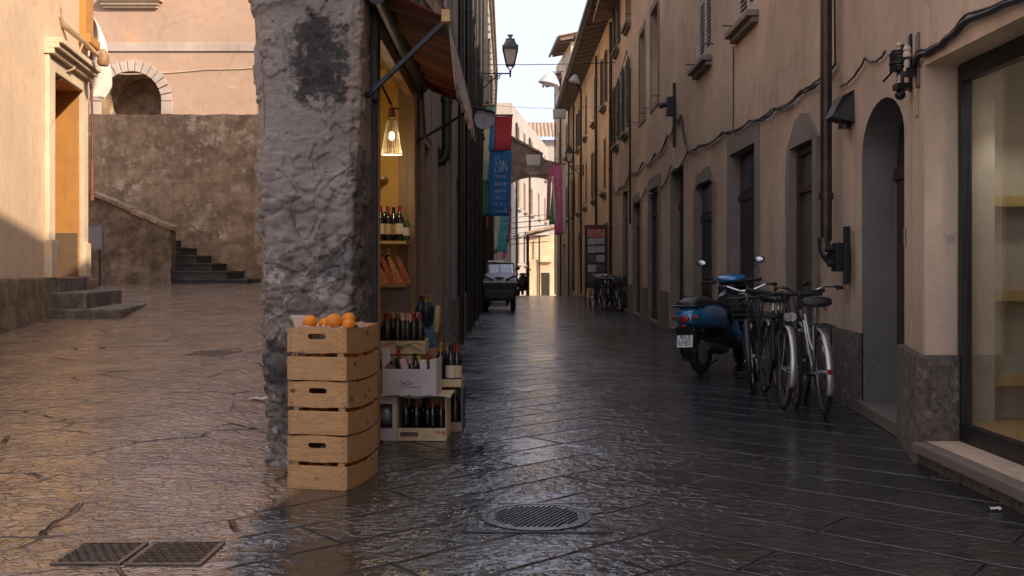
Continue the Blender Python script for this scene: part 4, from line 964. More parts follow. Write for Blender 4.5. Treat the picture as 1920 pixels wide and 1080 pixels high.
def cloth(s, t):
    v = t; prof = [(0,-.02,.0),(.12,-.10,.09),(.3,-.14,.19),(.5,-.15,.25),(.7,-.14,.27),(.85,-.12,.25),(1,-.08,.13)]
    for (a, l0, r0), (b, l1, r1) in zip(prof, prof[1:]):
        if v <= b+1e-9: f = (v-a)/(b-a); l, r_ = lerp(l0,l1,f), lerp(r0,r1,f); break
    x = cx+.03+lerp(l, r_, s)
    return (x, cy+.07*sin(s*5+v*3)+.04*sin(v*9), 5.42-v*1.32+.05*s*(1-v))
g.grid(cloth, 14, 26); tag(g.build('hanging_cloth', m_white_cloth, None, smooth_=True, solid=.008), 'white cloth hanging at the corner of the cream building', 'cloth')
g = MB(); g.tube([(cx+.05,16.62,5.4),(cx+.03,16.60,4.6),(cx+.06,16.6,3.4),(cx+.05,16.6,2.45)], .022, 8); g.cyl((cx+.05,16.6,3.0),(cx+.05,16.6,2.35),.038); tag(g.build('drain_pipe', plain('rust_red_pipe', (.16,.055,.035), .55, var=.3), None, smooth_=True), 'thin rusty red pipe running down the corner of the cream building', 'pipe')
sg = thing('sign_board', 'blank grey square sign board on a thin post by the old masonry', 'sign', (-8.35,20.7,.83))
g = MB(); g.cyl((-8.65,20.7,.82),(-8.65,20.7,1.7),.02); g.build('post', m_iron, sg)
g = MB(); g.box(-9.02,-8.58,20.64,20.68,1.63,2.12); b_ = g.build('board', plain('grey_board', (.28,.25,.23), .5, var=.1), sg, bevel=.006)
g = MB()
for q in ((-9.04,-8.56,2.11,2.15),(-9.04,-8.56,1.6,1.63),(-9.04,-9.015,1.63,2.11),(-8.585,-8.56,1.63,2.11)): g.box(q[0],q[1],20.625,20.69,q[2],q[3])
g.build('frame', m_greypaint, b_)

# outside staircase with flank wall, retaining wall, terrace and facade
ret = thing('retaining_wall', 'high stained retaining wall behind the outside staircase', 'wall', (-8,23.3,.8))
def rough_wall(x0, x1, y, z0f, z1f, nx, nz, amp, seed):
    g = MB(); sv = Vector((seed,seed*.7,seed*.3))
    def fn(s, t):
        x = lerp(x0,x1,s); z = lerp(z0f(x), z1f(x), t); q = Vector((x,0,z))+sv
        k = min(1, (1-t)*12)
        return (x, y - k*amp*(noise.noise(q*1.3)+.6*noise.noise(q*3.7)+.35*noise.noise(q*9)), z)
    return g.grid(fn, nx, nz)
g = rough_wall(-13,-2.5,23.0,lambda x:.3,lambda x:4.80+.03*noise.noise(Vector((x*2.3,0,0)))+.015*noise.noise(Vector((x*9,0,0))),150,70,.035,3.1); g.build('face', m_ret, ret, smooth_=True, autos=3)
g = MB(); g.box(-13,-2.5,23.05,23.5,.3,4.73); g.build('core', m_ret, ret)
ter = MB(); ter.box(-14,-2.5,23.51,26,3,4.55); tag(ter.build('terrace_path', m_step, None), kind='structure')
flw = thing('staircase', 'old outside staircase of dark treads behind a sloping rough parapet wall', 'staircase', (-8,22,.8))
zt = pl([(-9.75,2.98),(-9.2,2.84),(-7.42,2.03)])
g = rough_wall(-10.6,-7.42,21.45,lambda x:.55,lambda x: zt(x),90,50,.06,8.7)
g.build('parapet_face', m_flank, flw, smooth_=True, autos=3)
g = MB(); g.hexa([(-10.6,21.5,.5),(-7.44,21.5,.5),(-7.44,21.85,.5),(-10.6,21.85,.5)],[(-10.6,21.5,zt(-10.6)-.01),(-7.44,21.5,zt(-7.44)-.01),(-7.44,21.85,zt(-7.44)-.01),(-10.6,21.85,zt(-10.6)-.01)])
g.build('parapet_core', m_flank, flw)
g = MB()
for i in range(8):
    a, b = lerp(-9.75,-7.38,i/8), lerp(-9.75,-7.38,(i+1)/8)-.012; dz = .012*sin(i*2.2)
    g.hexa([(a,21.38,zt(a)+dz),(b,21.38,zt(b)+dz),(b,21.9,zt(b)+dz),(a,21.9,zt(a)+dz)],[(a,21.38,zt(a)+.1+dz),(b,21.38,zt(b)+.1+dz),(b,21.9,zt(b)+.1+dz),(a,21.9,zt(a)+.1+dz)])
g.build('coping', m_ret, flw, bevel=.02)
ex = [-5.78,-6.23,-6.64,-6.99,-7.33,-7.7,-8.1,-8.5]
for i, x in enumerate(ex):
    z = .80+.176*(i+1); y0 = 21.55 if i < 2 else 21.86
    g = MB(); g.box(-10.5 if i > 1 else -7.36,x,y0,22.93,.6 if i == 0 else z-.176+.002,z-.04); g.build('riser', m_dstep, flw)
    g = MB(); g.box(-10.5 if i > 1 else -7.36,x+.03,y0-.03,22.93,z-.04,z); g.build('tread', m_dstep, flw, bevel=.01)
# peach facade above
pf = thing('peach_facade_house', 'peach house above the retaining wall with an arched opening and peeling plaster', 'building', (-7,27,4.5))
def yfac(x0, x1, z0, z1, Y, cxa, za, ra):
    w = MB(); n = 20
    w.quad((x0,Y,z0),(cxa-ra,Y,z0),(cxa-ra,Y,z1),(x0,Y,z1)); w.quad((cxa+ra,Y,z0),(x1,Y,z0),(x1,Y,z1),(cxa+ra,Y,z1))
    r = MB()
    for i in range(n):
        a, b = pi - pi*i/n, pi - pi*(i+1)/n
        p = (cxa+ra*cos(a), za+ra*sin(a)); q = (cxa+ra*cos(b), za+ra*sin(b))
        w.quad((p[0],Y,p[1]),(q[0],Y,q[1]),(q[0],Y,z1),(p[0],Y,z1)); r.quad((p[0],Y,p[1]),(q[0],Y,q[1]),(q[0],Y+1.0,q[1]),(p[0],Y+1.0,p[1]))
    for sx in (-ra, ra): r.quad((cxa+sx,Y,z0),(cxa+sx,Y+1,z0),(cxa+sx,Y+1,za),(cxa+sx,Y,za))
    return w, r
YF = 26.0; acx, acz, ar = XX(247,YF), ZZ(190,YF), .79
w, r = yfac(-15,-2.5,4.5,9.2,YF,acx,acz,ar); w.build('wall', m_peach, pf); r.build('reveal', m_ret, pf)
g = MB(); g.box(-15,-2.5,YF+1.0,YF+4,4.5,9.15); g.build('inner_wall', m_flank, pf)
g = MB()
for i in range(15):
    a, b = pi - (pi)*i/15 - .012, pi - (pi)*(i+1)/15 + .012; o = 1.08+.02*sin(i*3.1); pr = .05+.012*sin(i*1.7)
    P = lambda R, t, y: (acx+R*cos(t), y, acz+R*sin(t))
    g.hexa([P(ar,a,YF-pr),P(o,a,YF-pr),P(o,b,YF-pr),P(ar,b,YF-pr)],[P(ar,a,YF),P(o,a,YF),P(o,b,YF),P(ar,b,YF)])
for sx in (-1,1):
    for k in range(2): z0 = acz-.36*(k+1); a, b = sorted((acx+sx*ar, acx+sx*1.09)); g.box(a,b,YF-.055,YF,z0+.01,z0+.35)
g.build('arch_ring', m_string, pf, bevel=.012)
g = MB(); g.box(-15,-2.5,YF-.045,YF,6.93,7.15); g.build('string_course', m_string, pf, bevel=.012)
g = MB(); a, b = XX(192,YF), XX(300,YF); g.box(a,b,YF-.16,YF,8.13,8.22); g.box(a-.08,b+.08,YF-.24,YF,8.22,8.32); g.box(a+.04,b-.04,YF-.09,YF,8.06,8.13); g.build('window_sill', m_trim, pf, bevel=.012)
g = MB(); g.tube(cable([(-11.5,YF-.02,6.35),(-8,YF-.02,6.45),(-4,YF-.02,6.75)], .01, sag=.06), .012, 5); g.build('cable', m_trim, pf)
# ------------------------------------------------------------------ awning
def awning_mat():
    n = N('rust_red_awning'); p = n.pos(); q = n.xyz(p)
    st = n.math('SINE', n.math('MULTIPLY', n.math('ADD', q[1], n.math('MULTIPLY', n.noise(p, 3, 4), .3)), 19.0))
    a = n.noise(n.mp(p, (1,4,1)), 3, 8, .65)
    col = n.mix(n.rng(st, -.4, .6), (.115,.030,.014), (.24,.066,.026)); col = n.mix(n.math('MULTIPLY', n.rng(a, .45, .7), .6), col, (.05,.018,.012))
    n.set(col, .75, n.bump(a, .5, .03))
    n.b.inputs['Transmission Weight'].default_value = 0.0
    tl = n.new('ShaderNodeBsdfTranslucent'); n.put(tl.inputs[0], col); mx = n.new('ShaderNodeMixShader'); mx.inputs[0].default_value = .35
    n.t.links.new(n.b.outputs[0], mx.inputs[1]); n.t.links.new(tl.outputs[0], mx.inputs[2]); n.t.links.new(mx.outputs[0], n.out.inputs[0])
    return n.m
aw = thing('awning', 'rust red fabric awning with a striped grey valance over the wine shop opening', 'awning', (-.9,7.5,2.3))
ya, yb = 5.93, 9.25; xw, xo = -.89, -.385
def cl(s, t):
    y = lerp(ya, yb, s); x = lerp(xw-.02, xo, t)
    z = lerp(2.90+.06*s, 2.71, t) + .022*sin(s*34+t*4+2*sin(s*9))*(.3+.7*sin(pi*t)) + .012*noise.noise(Vector((s*14,t*5,2))) - .03*sin(pi*t)*sin(pi*s)
    return (x, y, z)
g = MB(); g.grid(cl, 60, 14); g.build('canopy', awning_mat(), aw, smooth_=True, solid=.006)
def val(s, t):
    y = lerp(ya, yb, s); return (xo+.045*t+.012*sin(s*37)*t, y, lerp(2.715, 2.27+.1*s, t)+.012*sin(s*60)*(t>.95))
g = MB(); g.grid(val, 70, 8)
n_ = N('striped_valance'); q_ = n_.xyz(n_.pos()); s_ = n_.math('SINE', n_.math('MULTIPLY', q_[1], 24.0))
n_.set(n_.mix(n_.rng(s_, -.2, .2), (.30,.26,.25), (.46,.42,.40)), .8)
g.build('valance', n_.m, aw, smooth_=True, solid=.005)
g = MB(); g.cyl((-.82,5.99,2.86),(-.82,8.95,2.84),.06,n=16); g.build('roller', m_iron, aw, smooth_=True)
g = MB(); g.bar((xo-.01,5.9,2.70),(xo-.01,yb+.02,2.70),.035,.035); g.build('front_rail', m_iron, aw)
m_strut = plain('blue_black_paint', (.010,.013,.02), .4, .2, var=.3)
g = MB(); g.bar((-.90,6.08,2.25),(xo-.02,5.95,2.685),.024,.026); g.build('arm', m_strut, aw)
g = MB(); g.bar((-.92,8.93,2.31),(xo-.03,9.2,2.66),.022,.022); g.box(-.95,-.90,8.90,8.96,2.24,2.42); g.build('arm', m_iron, aw)
g = MB(); g.box(xo-.035,xo+.02,5.86,5.93,2.66,2.735); g.build('end_bracket', plain('brass_bracket', (.42,.27,.11), .4, .6), aw, bevel=.006)
g = MB(); g.tube([(-.80,8.7,2.80),(-.78,8.6,2.66),(-.775,8.65,2.5),(-.765,8.6,2.36),(-.72,8.6,2.30),(-.70,8.6,2.27)], .014, 8); g.tube([(-.80,8.72,2.80),(-.79,8.7,2.6),(-.77,8.7,2.48)], .01, 8); g.build('crank', m_iron, aw, smooth_=True)

# ------------------------------------------------------------------ pendant lamp
lp = thing('pendant_lamp', 'lit clear glass pendant lamp hanging in the yellow wine shop', 'lamp', (-.975,8.0,2.1))
lx, ly = -.975, 8.0
g = MB(); g.lathe((lx,ly,0), [(.036,2.44),(.040,2.40),(.055,2.31),(.070,2.20),(.084,2.125),(.081,2.125),(.066,2.20),(.051,2.31),(.036,2.40)], 28); g.build('glass_shade', m_lampglass, lp, smooth_=True)
g = MB()
for k in range(24):
    a = 2*pi*k/24; g.tube([(lx+.0405*cos(a),ly+.0405*sin(a),2.40),(lx+.0555*cos(a),ly+.0555*sin(a),2.31),(lx+.0705*cos(a),ly+.0705*sin(a),2.20),(lx+.0845*cos(a),ly+.0845*sin(a),2.125)],.0022,4)
g.ring((lx,ly,2.124),.083,.003,'z',28,6); g.build('shade_ribs', plain('bright_glass_rib', (.8,.78,.72), .1, .3), lp, smooth_=True)
g = MB(); g.cyl((lx,ly,2.42),(lx,ly,2.50),.034,.024,14); g.ring((lx,ly,2.515),.018,.005,'x',16,6); g.tube([(lx,ly,2.50),(lx-.03,ly,2.56),(lx+.01,ly,2.58)],.006,6); g.build('cap', m_chrome, lp, smooth_=True)
g = MB(); g.tube([(lx,ly,2.52),(lx-.06,ly-.02,2.64),(lx-.11,ly-.05,2.74),(lx-.13,ly-.05,2.825)],.009,6); g.tube([(lx+.0,ly,2.5),(lx+.07,ly+.01,2.49)],.006,6); g.build('chain', m_iron, lp)
g = MB(); g.ball((lx,ly,2.27),.024,(1,1,1.5)); g.build('bulb', m_bulb, lp, smooth_=True)
def point(loc, e, col, r=.03):
    l = bpy.data.lights.new('point_light', 'POINT'); l.energy = e; l.color = col; l.shadow_soft_size = r
    o = bpy.data.objects.new('point_light', l); COL.objects.link(o); o.location = loc
point((lx,ly,2.08), 3.2, (1,.72,.42))

# ------------------------------------------------------------------ crates of oranges
CR = radians(-11.3)
def make_crate(name, label):
    t = thing(name, label, 'crate')
    W, D, H = .325, .5, .292
    def board(nm, mb, m, bev=.002): return mb.build(nm, m, t, bevel=bev)
    # end boards (front and back): two each, the upper one with an oval hand hole
    for y0, nm in ((0,'front_board'), (D-.014,'back_board')):
        g = MB(); g.box(0,W,y0,y0+.014,0,.127); board(nm, g, m_pine)
        z0, z1 = .146, .290; hx0, hx1, hz0, hz1 = W/2-.052, W/2+.052, .222, .252
        g = MB(); n = 7
        loop = []
        r = (hz1-hz0)/2
        for k in range(n+1): a = -pi/2+pi*k/n; loop.append((hx1-r+r*cos(a), (hz0+hz1)/2+r*sin(a)))
        for k in range(n+1): a = pi/2+pi*k/n; loop.append((hx0+r+r*cos(a), (hz0+hz1)/2+r*sin(a)))
        outer = []
        for (x, z) in loop:
            dx, dz = x-W/2, z-(hz0+hz1)/2
            outer.append((x, z0 if dz < 0 else z1) if hx0+r-1e-6 <= x <= hx1-r+1e-6 else (W if dx > 0 else 0, lerp(z0, z1, clamp(.5+dz/(2*r)))))
        for yy, flip in ((y0,0),(y0+.014,1)):
            m = len(loop)
            for k in range(m):
                a, b, c, d = loop[k], loop[(k+1)%m], outer[(k+1)%m], outer[k]
                g.quad((a[0],yy,a[1]),(b[0],yy,b[1]),(c[0],yy,c[1]),(d[0],yy,d[1]))
        for k in range(m):
            a, b = loop[k], loop[(k+1)%m]; g.quad((a[0],y0,a[1]),(b[0],y0,b[1]),(b[0],y0+.014,b[1]),(a[0],y0+.014,a[1]))
            a, b = outer[k], outer[(k+1)%m]; g.quad((a[0],y0,a[1]),(b[0],y0,b[1]),(b[0],y0+.014,b[1]),(a[0],y0+.014,a[1]))
        board(nm, g, m_pine, 0)
    for x0 in (-.009, W):
        for z0, z1 in ((.004,.126),(.148,.288)):
            g = MB(); nn = 10
            for k in range(nn):     # side boards bow slightly
                a, b = D*k/nn, D*(k+1)/nn; s_ = (1 if x0 > 0 else -1)
                ba, bb = s_*.012*sin(pi*k/nn), s_*.012*sin(pi*(k+1)/nn); za, zb = -.012*sin(pi*k/nn), -.012*sin(pi*(k+1)/nn)
                g.hexa([(x0+ba,a+.0005,z0+za),(x0+ba+.009,a+.0005,z0+za),(x0+bb+.009,b+.0005,z0+zb),(x0+bb,b+.0005,z0+zb)],[(x0+ba,a+.0005,z1+za),(x0+ba+.009,a+.0005,z1+za),(x0+bb+.009,b+.0005,z1+zb),(x0+bb,b+.0005,z1+zb)])
            board('side_board', g, m_pine_y, 0)
    for x in (.012, W-.05):
        for y in (.0145, D-.0145-.022):
            g = MB(); g.box(x,x+.038,y,y+.022,.012,.283); board('corner_post', g, m_pine)
    g = MB()
    for k in range(5): g.box(.002,W-.002,.016+k*.094,.016+k*.094+.085,-.001+.004,.011)
    board('base', g, m_pine, 0)
    g = MB()
    for x in (.012, W-.012):
        for z in (.03,.065,.1,.17,.2,.235,.265): g.cyl((x,-.0015,z),(x,.002,z),.0032,n=6)
    for x in (.08,.16,.24):
        for z in (.008,.155): g.cyl((x,-.0015,z),(x,.002,z),.003,n=6)
    g.build('nails', m_iron, t)
    return t
base = Vector((-1.213, 5.365, 0))
c0 = make_crate('fruit_crate', 'bottom pine fruit crate standing on the wet paving, two dark knots on its lowest board'); c0['group'] = 'stacked fruit crates'
c0.location = base; c0.rotation_euler = (0,0,CR)
c1 = dup(c0, None, base+Vector((.002,.004,.295)), CR+.008, 'middle pine fruit crate of the stack in front of the stone pier')
c2 = dup(c0, None, base+Vector((-.002,.0,.590)), CR-.006, 'top pine fruit crate, lined with paper and heaped with oranges')
RZ = Matrix.Rotation(CR, 4, 'Z')
def CP(x, y, z): return base + RZ @ Vector((x, y, z))

g = MB(); g.M = Matrix.Translation(base) @ RZ
def paper(s, t):
    x = lerp(.012,.313,s); y = lerp(.02,.48,t); e = max(abs(s-.5),abs(t-.5))*2
    return (x, y, .59+.20+.075*smooth((e-.6)/.35)+.022*noise.noise(Vector((s*9,t*9,1)))+.014*sin(s*31+t*8))
g.grid(paper, 40, 40)
def flap(s, t):
    x = lerp(.03,.29,s); return (x, .03-.008*sin(s*20)+.02*t, .84+t*(.02+.02*abs(sin(s*7.3))+.02*noise.noise(Vector((s*8,t,3))))) 
g.grid(flap, 40, 6)
def flap2(s, t):
    y = lerp(.05,.45,s); return (.30-.03*t, y, .845+t*(.02+.025*abs(sin(s*9))))
g.grid(flap2, 30, 6)
tag(g.build('crate_paper', m_paper, None, smooth_=True, solid=.002), 'crinkled tissue paper lining the top crate under the oranges', 'paper')
def ff(s, t): return (-.005+.075*s-.03*t, .1+.03*s, .85+.085*t+.02*sin(s*3)*(1-t))
g = MB(); g.M = Matrix.Translation(base) @ RZ; g.grid(ff, 8, 8); tag(g.build('paper_sheet', m_paper, None, smooth_=True, solid=.002), 'pale paper corner sticking up at the left of the top crate', 'paper')
def orange(p, r, label, grp):
    g = MB(); g.ball((0,0,0), r, (1,1,.94), 20, 14); o = g.build('orange', m_orangefr, None, smooth_=True, loc=(0,0,0)); o.location = p; tag(o, label, 'orange', grp)
    g = MB(); g.lathe((0,0,r*.925), [(.0045,0),(.004,.003),(.0001,.004)], 8); g.build('stem_button', m_print_g, o)
    o.rotation_euler = (random.uniform(-.6,.6),random.uniform(-.6,.6),0)
    return o
o0 = orange(CP(.085,.09,.900), .041, 'single orange at the left of the top crate beside the white paper fold', 'oranges in the top crate')
for x, y, z, r, lb in ((.225,.09,.905,.045,'large orange in the middle of the right-hand cluster in the top crate'),(.165,.12,.888,.040,'orange half sunk in paper to the left of the cluster'),(.292,.12,.882,.040,'orange at the right end of the top crate, low against the paper'),(.265,.2,.910,.041,'orange behind the large one in the top crate'),(.15,.24,.895,.040,'orange at the back of the top crate behind the paper fold')):
    q = dup(o0, None, CP(x,y,z), (random.uniform(-.7,.7),random.uniform(-.7,.7),1), lb); q.scale = (r/.041,)*3
for k, zb in enumerate((.0,.295,.59)):
    for i in range(4):
        for j in range(3):
            if j and i not in (0,3): continue
            q = dup(o0, None, CP(.062+.067*i, .065+.15*j, zb+.078+.008*((i*7+j*3+k) % 3)), (random.random(),random.random(),0), ('oranges glimpsed through the gap between the boards of the %s crate' % ('bottom','middle','top')[k]).replace('oranges','orange'), 'oranges glimpsed in the %s crate' % ('bottom','middle','top')[k]); q.scale = (.9,)*3

# ------------------------------------------------------------------ wine boxes and bottles
def make_bottle(nm='wine_bottle', kind='bordeaux'):
    pr = [(.001,0),(.036,.0),(.0375,.006),(.0375,.185),(.036,.2),(.026,.225),(.0155,.243),(.0142,.26),(.0142,.296),(.0155,.297),(.0155,.302),(.001,.302)]
    if kind == 'burgundy': pr = [(.001,0),(.040,0),(.0415,.006),(.0415,.15),(.037,.185),(.024,.228),(.016,.255),(.0145,.275),(.0145,.296),(.016,.297),(.016,.302),(.001,.302)]
    g = MB(); g.lathe((0,0,0), pr, 18); o = g.build(nm, m_bglass, None, smooth_=True, loc=(0,0,0))
    g = MB(); g.lathe((0,0,0), [(.0150,.243),(.0153,.262),(.0150,.294),(.0163,.296),(.0163,.303),(.001,.3045)], 16); g.build('capsule', m_caps['red'], o, smooth_=True)
    g = MB(); n = 14
    R = .0383 if kind == 'bordeaux' else .0423
    g.add([(R*cos(a),R*sin(a),z) for z in (.06,.15) for a in [radians(-90-80+160*i/n) for i in range(n+1)]], [(i,i+1,n+2+i,n+1+i) for i in range(n)]); g.build('label', m_lab['white'], o, smooth_=True)
    return o
proto = make_bottle(); proto2 = make_bottle('wine_bottle', 'burgundy')
used = {proto: False, proto2: False}
def bottle(p, cap, label_m, text, grp, kind=0, tilt=(0,0), rz=0, glass=None, sc=1.0):
    s = (proto, proto2)[kind]
    if not used[s]: used[s] = True; o = s
    else: o = dup(s)
    o.location = p; o.rotation_euler = (tilt[0], tilt[1], rz); o.scale = (sc,)*3; tag(o, text, 'bottle', grp)
    k = kids(o)
    if cap: recolor(k['capsule'], m_caps[cap])
    if label_m: recolor(k['label'], m_lab[label_m])
    else: recolor(k['label'], m_bglass)
    k['label'].scale = (1,1,1) if label_m else (.9,.9,1)
    if glass: recolor(o, glass)
    return o
# Box A: low cream carton with a white flank, on the ground
def carton(name, label, loc, rz, W, D, H, flap, m, sideH=None, extra=None, t=.006, front_cut=None):
    o = thing(name, label, 'box', loc, rz, 'cartons of wine outside the shop')
    sideH = sideH or H
    M = wm(o)
    def bx(nm, x0,x1,y0,y1,z0,z1, mm=m): g = MB(); g.M = M; g.box(x0,x1,y0,y1,z0,z1); return g.build(nm, mm, o, bevel=.0015)
    bx('base',t,W-t,t,D-t,0,t); bx('back_panel',t,W-t,D-t,D,0,H); bx('side_panel',0,t,0,D,0,sideH); bx('side_panel',W-t,W,0,D,0,sideH)
    fp = bx('front_flap',t,W-t,0,t,0,flap)
    if extra: extra(o, M)
    return o
def strokes(mb, M, x0, z0, w, h, n, y=-.0012, seed=1, slant=0.0):
    rnd = random.Random(seed); cw = w/n
    for i in range(n):
        a = x0+i*cw; th = h*.13
        segs = rnd.sample([(0,0,0,1),(.6,0,.6,1),(0,1,.6,1),(0,.5,.6,.5),(0,0,.6,0),(0,0,.6,1),(0,1,.6,0)], rnd.choice((2,3,3)))
        for sx, sz, ex, ez in segs:
            p = Vector((a+sx*cw+sz*slant, y, z0+sz*h)); q = Vector((a+ex*cw+ez*slant, y, z0+ez*h))
            d = (q-p).normalized() if (q-p).length else Vector((1,0,0)); nn = Vector((-d.z,0,d.x))*th/2; p -= d*th/2; q += d*th/2
            mb.quad(M@(p-nn), M@(q-nn), M@(q+nn), M@(p+nn))
def exA(o, M):
    g = MB(); g.M = M; W=.37
    n=12; cx, cz, rx, rz_ = -.07,.17,.055,.06
    g.box(-.22,-.145,.0,.005,0,.3); g.box(-.145,-.002,.0,.005,0,.085); g.box(-.145,-.002,.0,.005,.255,.3); g.box(-.03,-.002,0,.005,.085,.255); g.box(-.145,-.125,0,.005,.085,.255)
    g.hexa([(-.225,.005,0),(-.22,.005,0),(-.22,.33,0),(-.225,.33,0)],[(-.225,.005,.3),(-.22,.005,.3),(-.22,.33,.3),(-.225,.33,.3)])
    g.build('white_side_panel', m_card_w, o, bevel=.001)
    g = MB(); g.M = M; g.ball((-.085,.09,.165),.075,(1,.9,1.1)); g.build('dark_sack', m_greypaint, o, smooth_=True)
    g = MB(); g.M = M; g.box(-.23,.375,-.004,.345,.305,.312); g.build('top_board', m_card_c, o, bevel=.001)
    g = MB(); g.M = M; g.tube([(-.23+.605*i/12,-.006,.3085-.01*sin(i*1.1)) for i in range(13)],.006,6); g.build('top_edge', m_card_w, o)
    g = MB(); g.M = M; r=.016
    lo = [(.04+r*(1-cos(a))*0 + (.095 if abs(a)<pi/2 else 0)+r*cos(a), -.001, .045+r*sin(a)) for a in [-pi/2+pi*k/6 for k in range(7)]+[pi/2+pi*k/6 for k in range(7)]]
    g.poly(lo); g.build('hand_hole', m_print_k, o)
    g = MB(); g.M = M; g.tube(lo, .002, 5, closed=True)
    for a in (.27,.29,.31,.325): g.box(a,a+.012,-.0015,-.0005,.02+.03*((a*100)%2),.07)
    g.build('printed_mark', m_print_r, o)
    g = MB(); strokes(g, M, .19,.028,.055,.012,5,seed=4); g.build('printed_mark', m_print_k, o)
cA = carton('wine_carton', 'low cream carton on the paving with a torn white flank panel', (-.80,6.84,.002), radians(-2), .345, .33, .298, .088, m_card_c, .30, exA)
for i,(x,y,c) in enumerate(((.055,.09,'black'),(.13,.07,'red'),(.205,.12,'black'),(.245,.065,'red'),(.305,.06,'red'),(.09,.2,'black'),(.17,.22,'black'),(.27,.2,'pink'))):
    lb = {'red': 'dark wine bottle with a red capsule in the low cream carton on the paving', 'black': 'dark wine bottle with a black capsule in the low cream carton on the paving', 'pink': 'dark bottle with a pink capsule at the back of the low cream carton'}[c]
    bottle((-.80+x,6.84+y,.009), c, None, lb, lb.replace('bottle','bottles')[:60], 0, sc=.88)
# Box B: behind to the right, blue side
def exB(o, M):
    g = MB(); g.M = M; g.box(.181,.188,-.004,.30,0,.325); g.build('blue_side', m_card_bl, o)
cB = carton('wine_carton', 'tall blue-sided carton standing on the paving at the street edge of the stack', (-.545,7.22,.002), 0, .18, .27, .32, .07, m_card_b, .32, exB)
for i,(x,y,c) in enumerate(((.05,.06,'black'),(.125,.06,'green'),(.06,.17,'black'))):
    bottle((-.545+x,7.22+y,.009), c, None, 'dark bottle with a %s cap inside the carton with the blue side' % c, 'bottles in the blue-sided carton', 1)
# Box C: lilac white carton on top of A
def exC(o, M):
    g = MB(); g.M = M; g.prism([(.0,-.001,.185),(.0,-.001,.335),(.05,-.001,.325),(.062,-.001,.245),(.0,-.001,.185)][:4], (0,.005,0)); g.prism([(.33,-.001,.18),(.33,-.001,.25),(.375,-.001,.262),(.375,-.001,.18)], (0,.005,0)); g.build('corner_flap', m_card_l, o)
    g = MB(); strokes(g, M, .11,.055,.16,.012,16,seed=9); g.build('printed_name', m_print_k, o)
    g = MB(); rnd = random.Random(3)
    for k in range(9):
        a = .13+rnd.random()*.08; b = .075+rnd.random()*.03; g.ball(M@Vector((a,-.0002,b)), .009, (1.6,.08,.8), 8, 6)
    g.build('printed_emblem', plain('grey_print', (.33,.29,.30), .8, var=.3), o)
    g = MB(); g.M = M
    for a, b in ((.05,.12),(.17,.2),(.3,.35)): g.box(a,b,-.002,0,.0,.006)
    g.build('torn_edge', m_print_k, o)
cC = carton('wine_carton', 'white carton with a grey printed emblem, full of slanting bottles', (-.895,6.80,.318), radians(-3), .375, .30, .185, .185, m_card_l, .25, exC)
for i,(x,y,c,l,g_,rx,ry,tx) in enumerate(((.06,.2,'red','tan',m_bglass,0,0,'dark bottle with a red capsule upright at the back of the white carton'),
    (.12,.09,'black','red',m_bglass,.15,-.45,'dark bottle leaning left in the white carton'),(.165,.10,'black','red',m_bglass,.1,-.42,'red-labelled bottle slanting in the white carton'),
    (.22,.09,'pink','pink',m_bglass,.1,-.3,'pink-wrapped bottle slanting in the white carton'),(.27,.09,'yellow','white',m_bglass,.1,-.22,'white-labelled bottle with a yellow neck in the white carton'),
    (.32,.10,'red','white',m_bglass,.05,-.1,'white-labelled bottle with a red capsule at the right of the white carton'),(.2,.2,'black','cream',m_bglass,0,-.1,'dark bottle with a black capsule at the back of the white carton'))):
    bottle((-.895+x+.03,6.80+y,.335), c, l, tx, 'bottles in the white carton', 0, (rx,ry), sc=.86 if i else .95)
for i,(x,y,w_,h_,ry,mm,tx) in enumerate(((.135,.05,.035,.27,-.48,m_lab['red'],'red'),(.21,.05,.05,.24,-.32,m_lab['pink'],'pink'),(.29,.045,.055,.22,-.05,m_lab['white'],'white'))):
    g = MB(); g.hexa([(-w_/2,-.006,0),(w_/2,-.006,0),(w_/2,.006,0),(-w_/2,.006,0)],[(-w_/2+.004,-.006,h_),(w_/2-.004,-.006,h_),(w_/2-.004,.006,h_),(-w_/2+.004,.006,h_)])
    o = g.build('paper_packet', mm, None, bevel=.004, loc=(0,0,0)); o.location = (-.895+x, 6.805+y-.02, .345); o.rotation_euler = (.06, ry, 0); tag(o, 'flat %s paper packet slanting at the front of the white carton' % tx, 'packet')
# yellow carton left of C
cY = carton('wine_carton', 'bright yellow carton half hidden behind the orange crates', (-1.12,6.98,.318), 0, .2, .25, .13, .13, m_card_y)
bottle((-.965,7.04,.325),'green','cream','dark bottle with a green cap and yellow label in the yellow carton','bottles in the yellow carton',0)
bottle((-1.05,7.04,.325),'yellow','tan','dark bottle with a yellow cap in the yellow carton','bottles in the yellow carton',0)
g = MB(); g.box(-1.12,-.91,6.98,7.24,.0,.31); tag(g.build('plain_carton', m_card_b, None, bevel=.004), 'plain brown carton under the yellow one', 'box')
# Box D on top of B
cD = carton('wine_carton', 'shallow pale carton of gold-capped bottles on top of the blue-sided carton', (-.56,7.2,.330), 0, .19, .27, .058, .058, m_card_c)
for i,(x,y,c,l,tx) in enumerate(((.035,.06,'gold',None,'gold'),(.085,.09,'gold',None,'gold'),(.035,.16,'gold',None,'gold'),(.11,.045,'black','white','w'),(.155,.05,'red','cream','c'),(.15,.16,'black',None,'k'),(.1,.2,'gold',None,'gold'))):
    t_ = {'gold':'gold-capped dark bottle in the shallow pale carton at the street edge','w':'bottle with a big white label in the shallow pale carton at the street edge','c':'bottle with a cream label and red capsule at the outer corner of the stack','k':'black-capped dark bottle at the back of the shallow pale carton'}[tx]
    bottle((-.56+x,7.2+y,.337), c, l, t_, 'gold-capped bottles in the shallow carton' if tx == 'gold' else 'bottles in the shallow carton', 0)
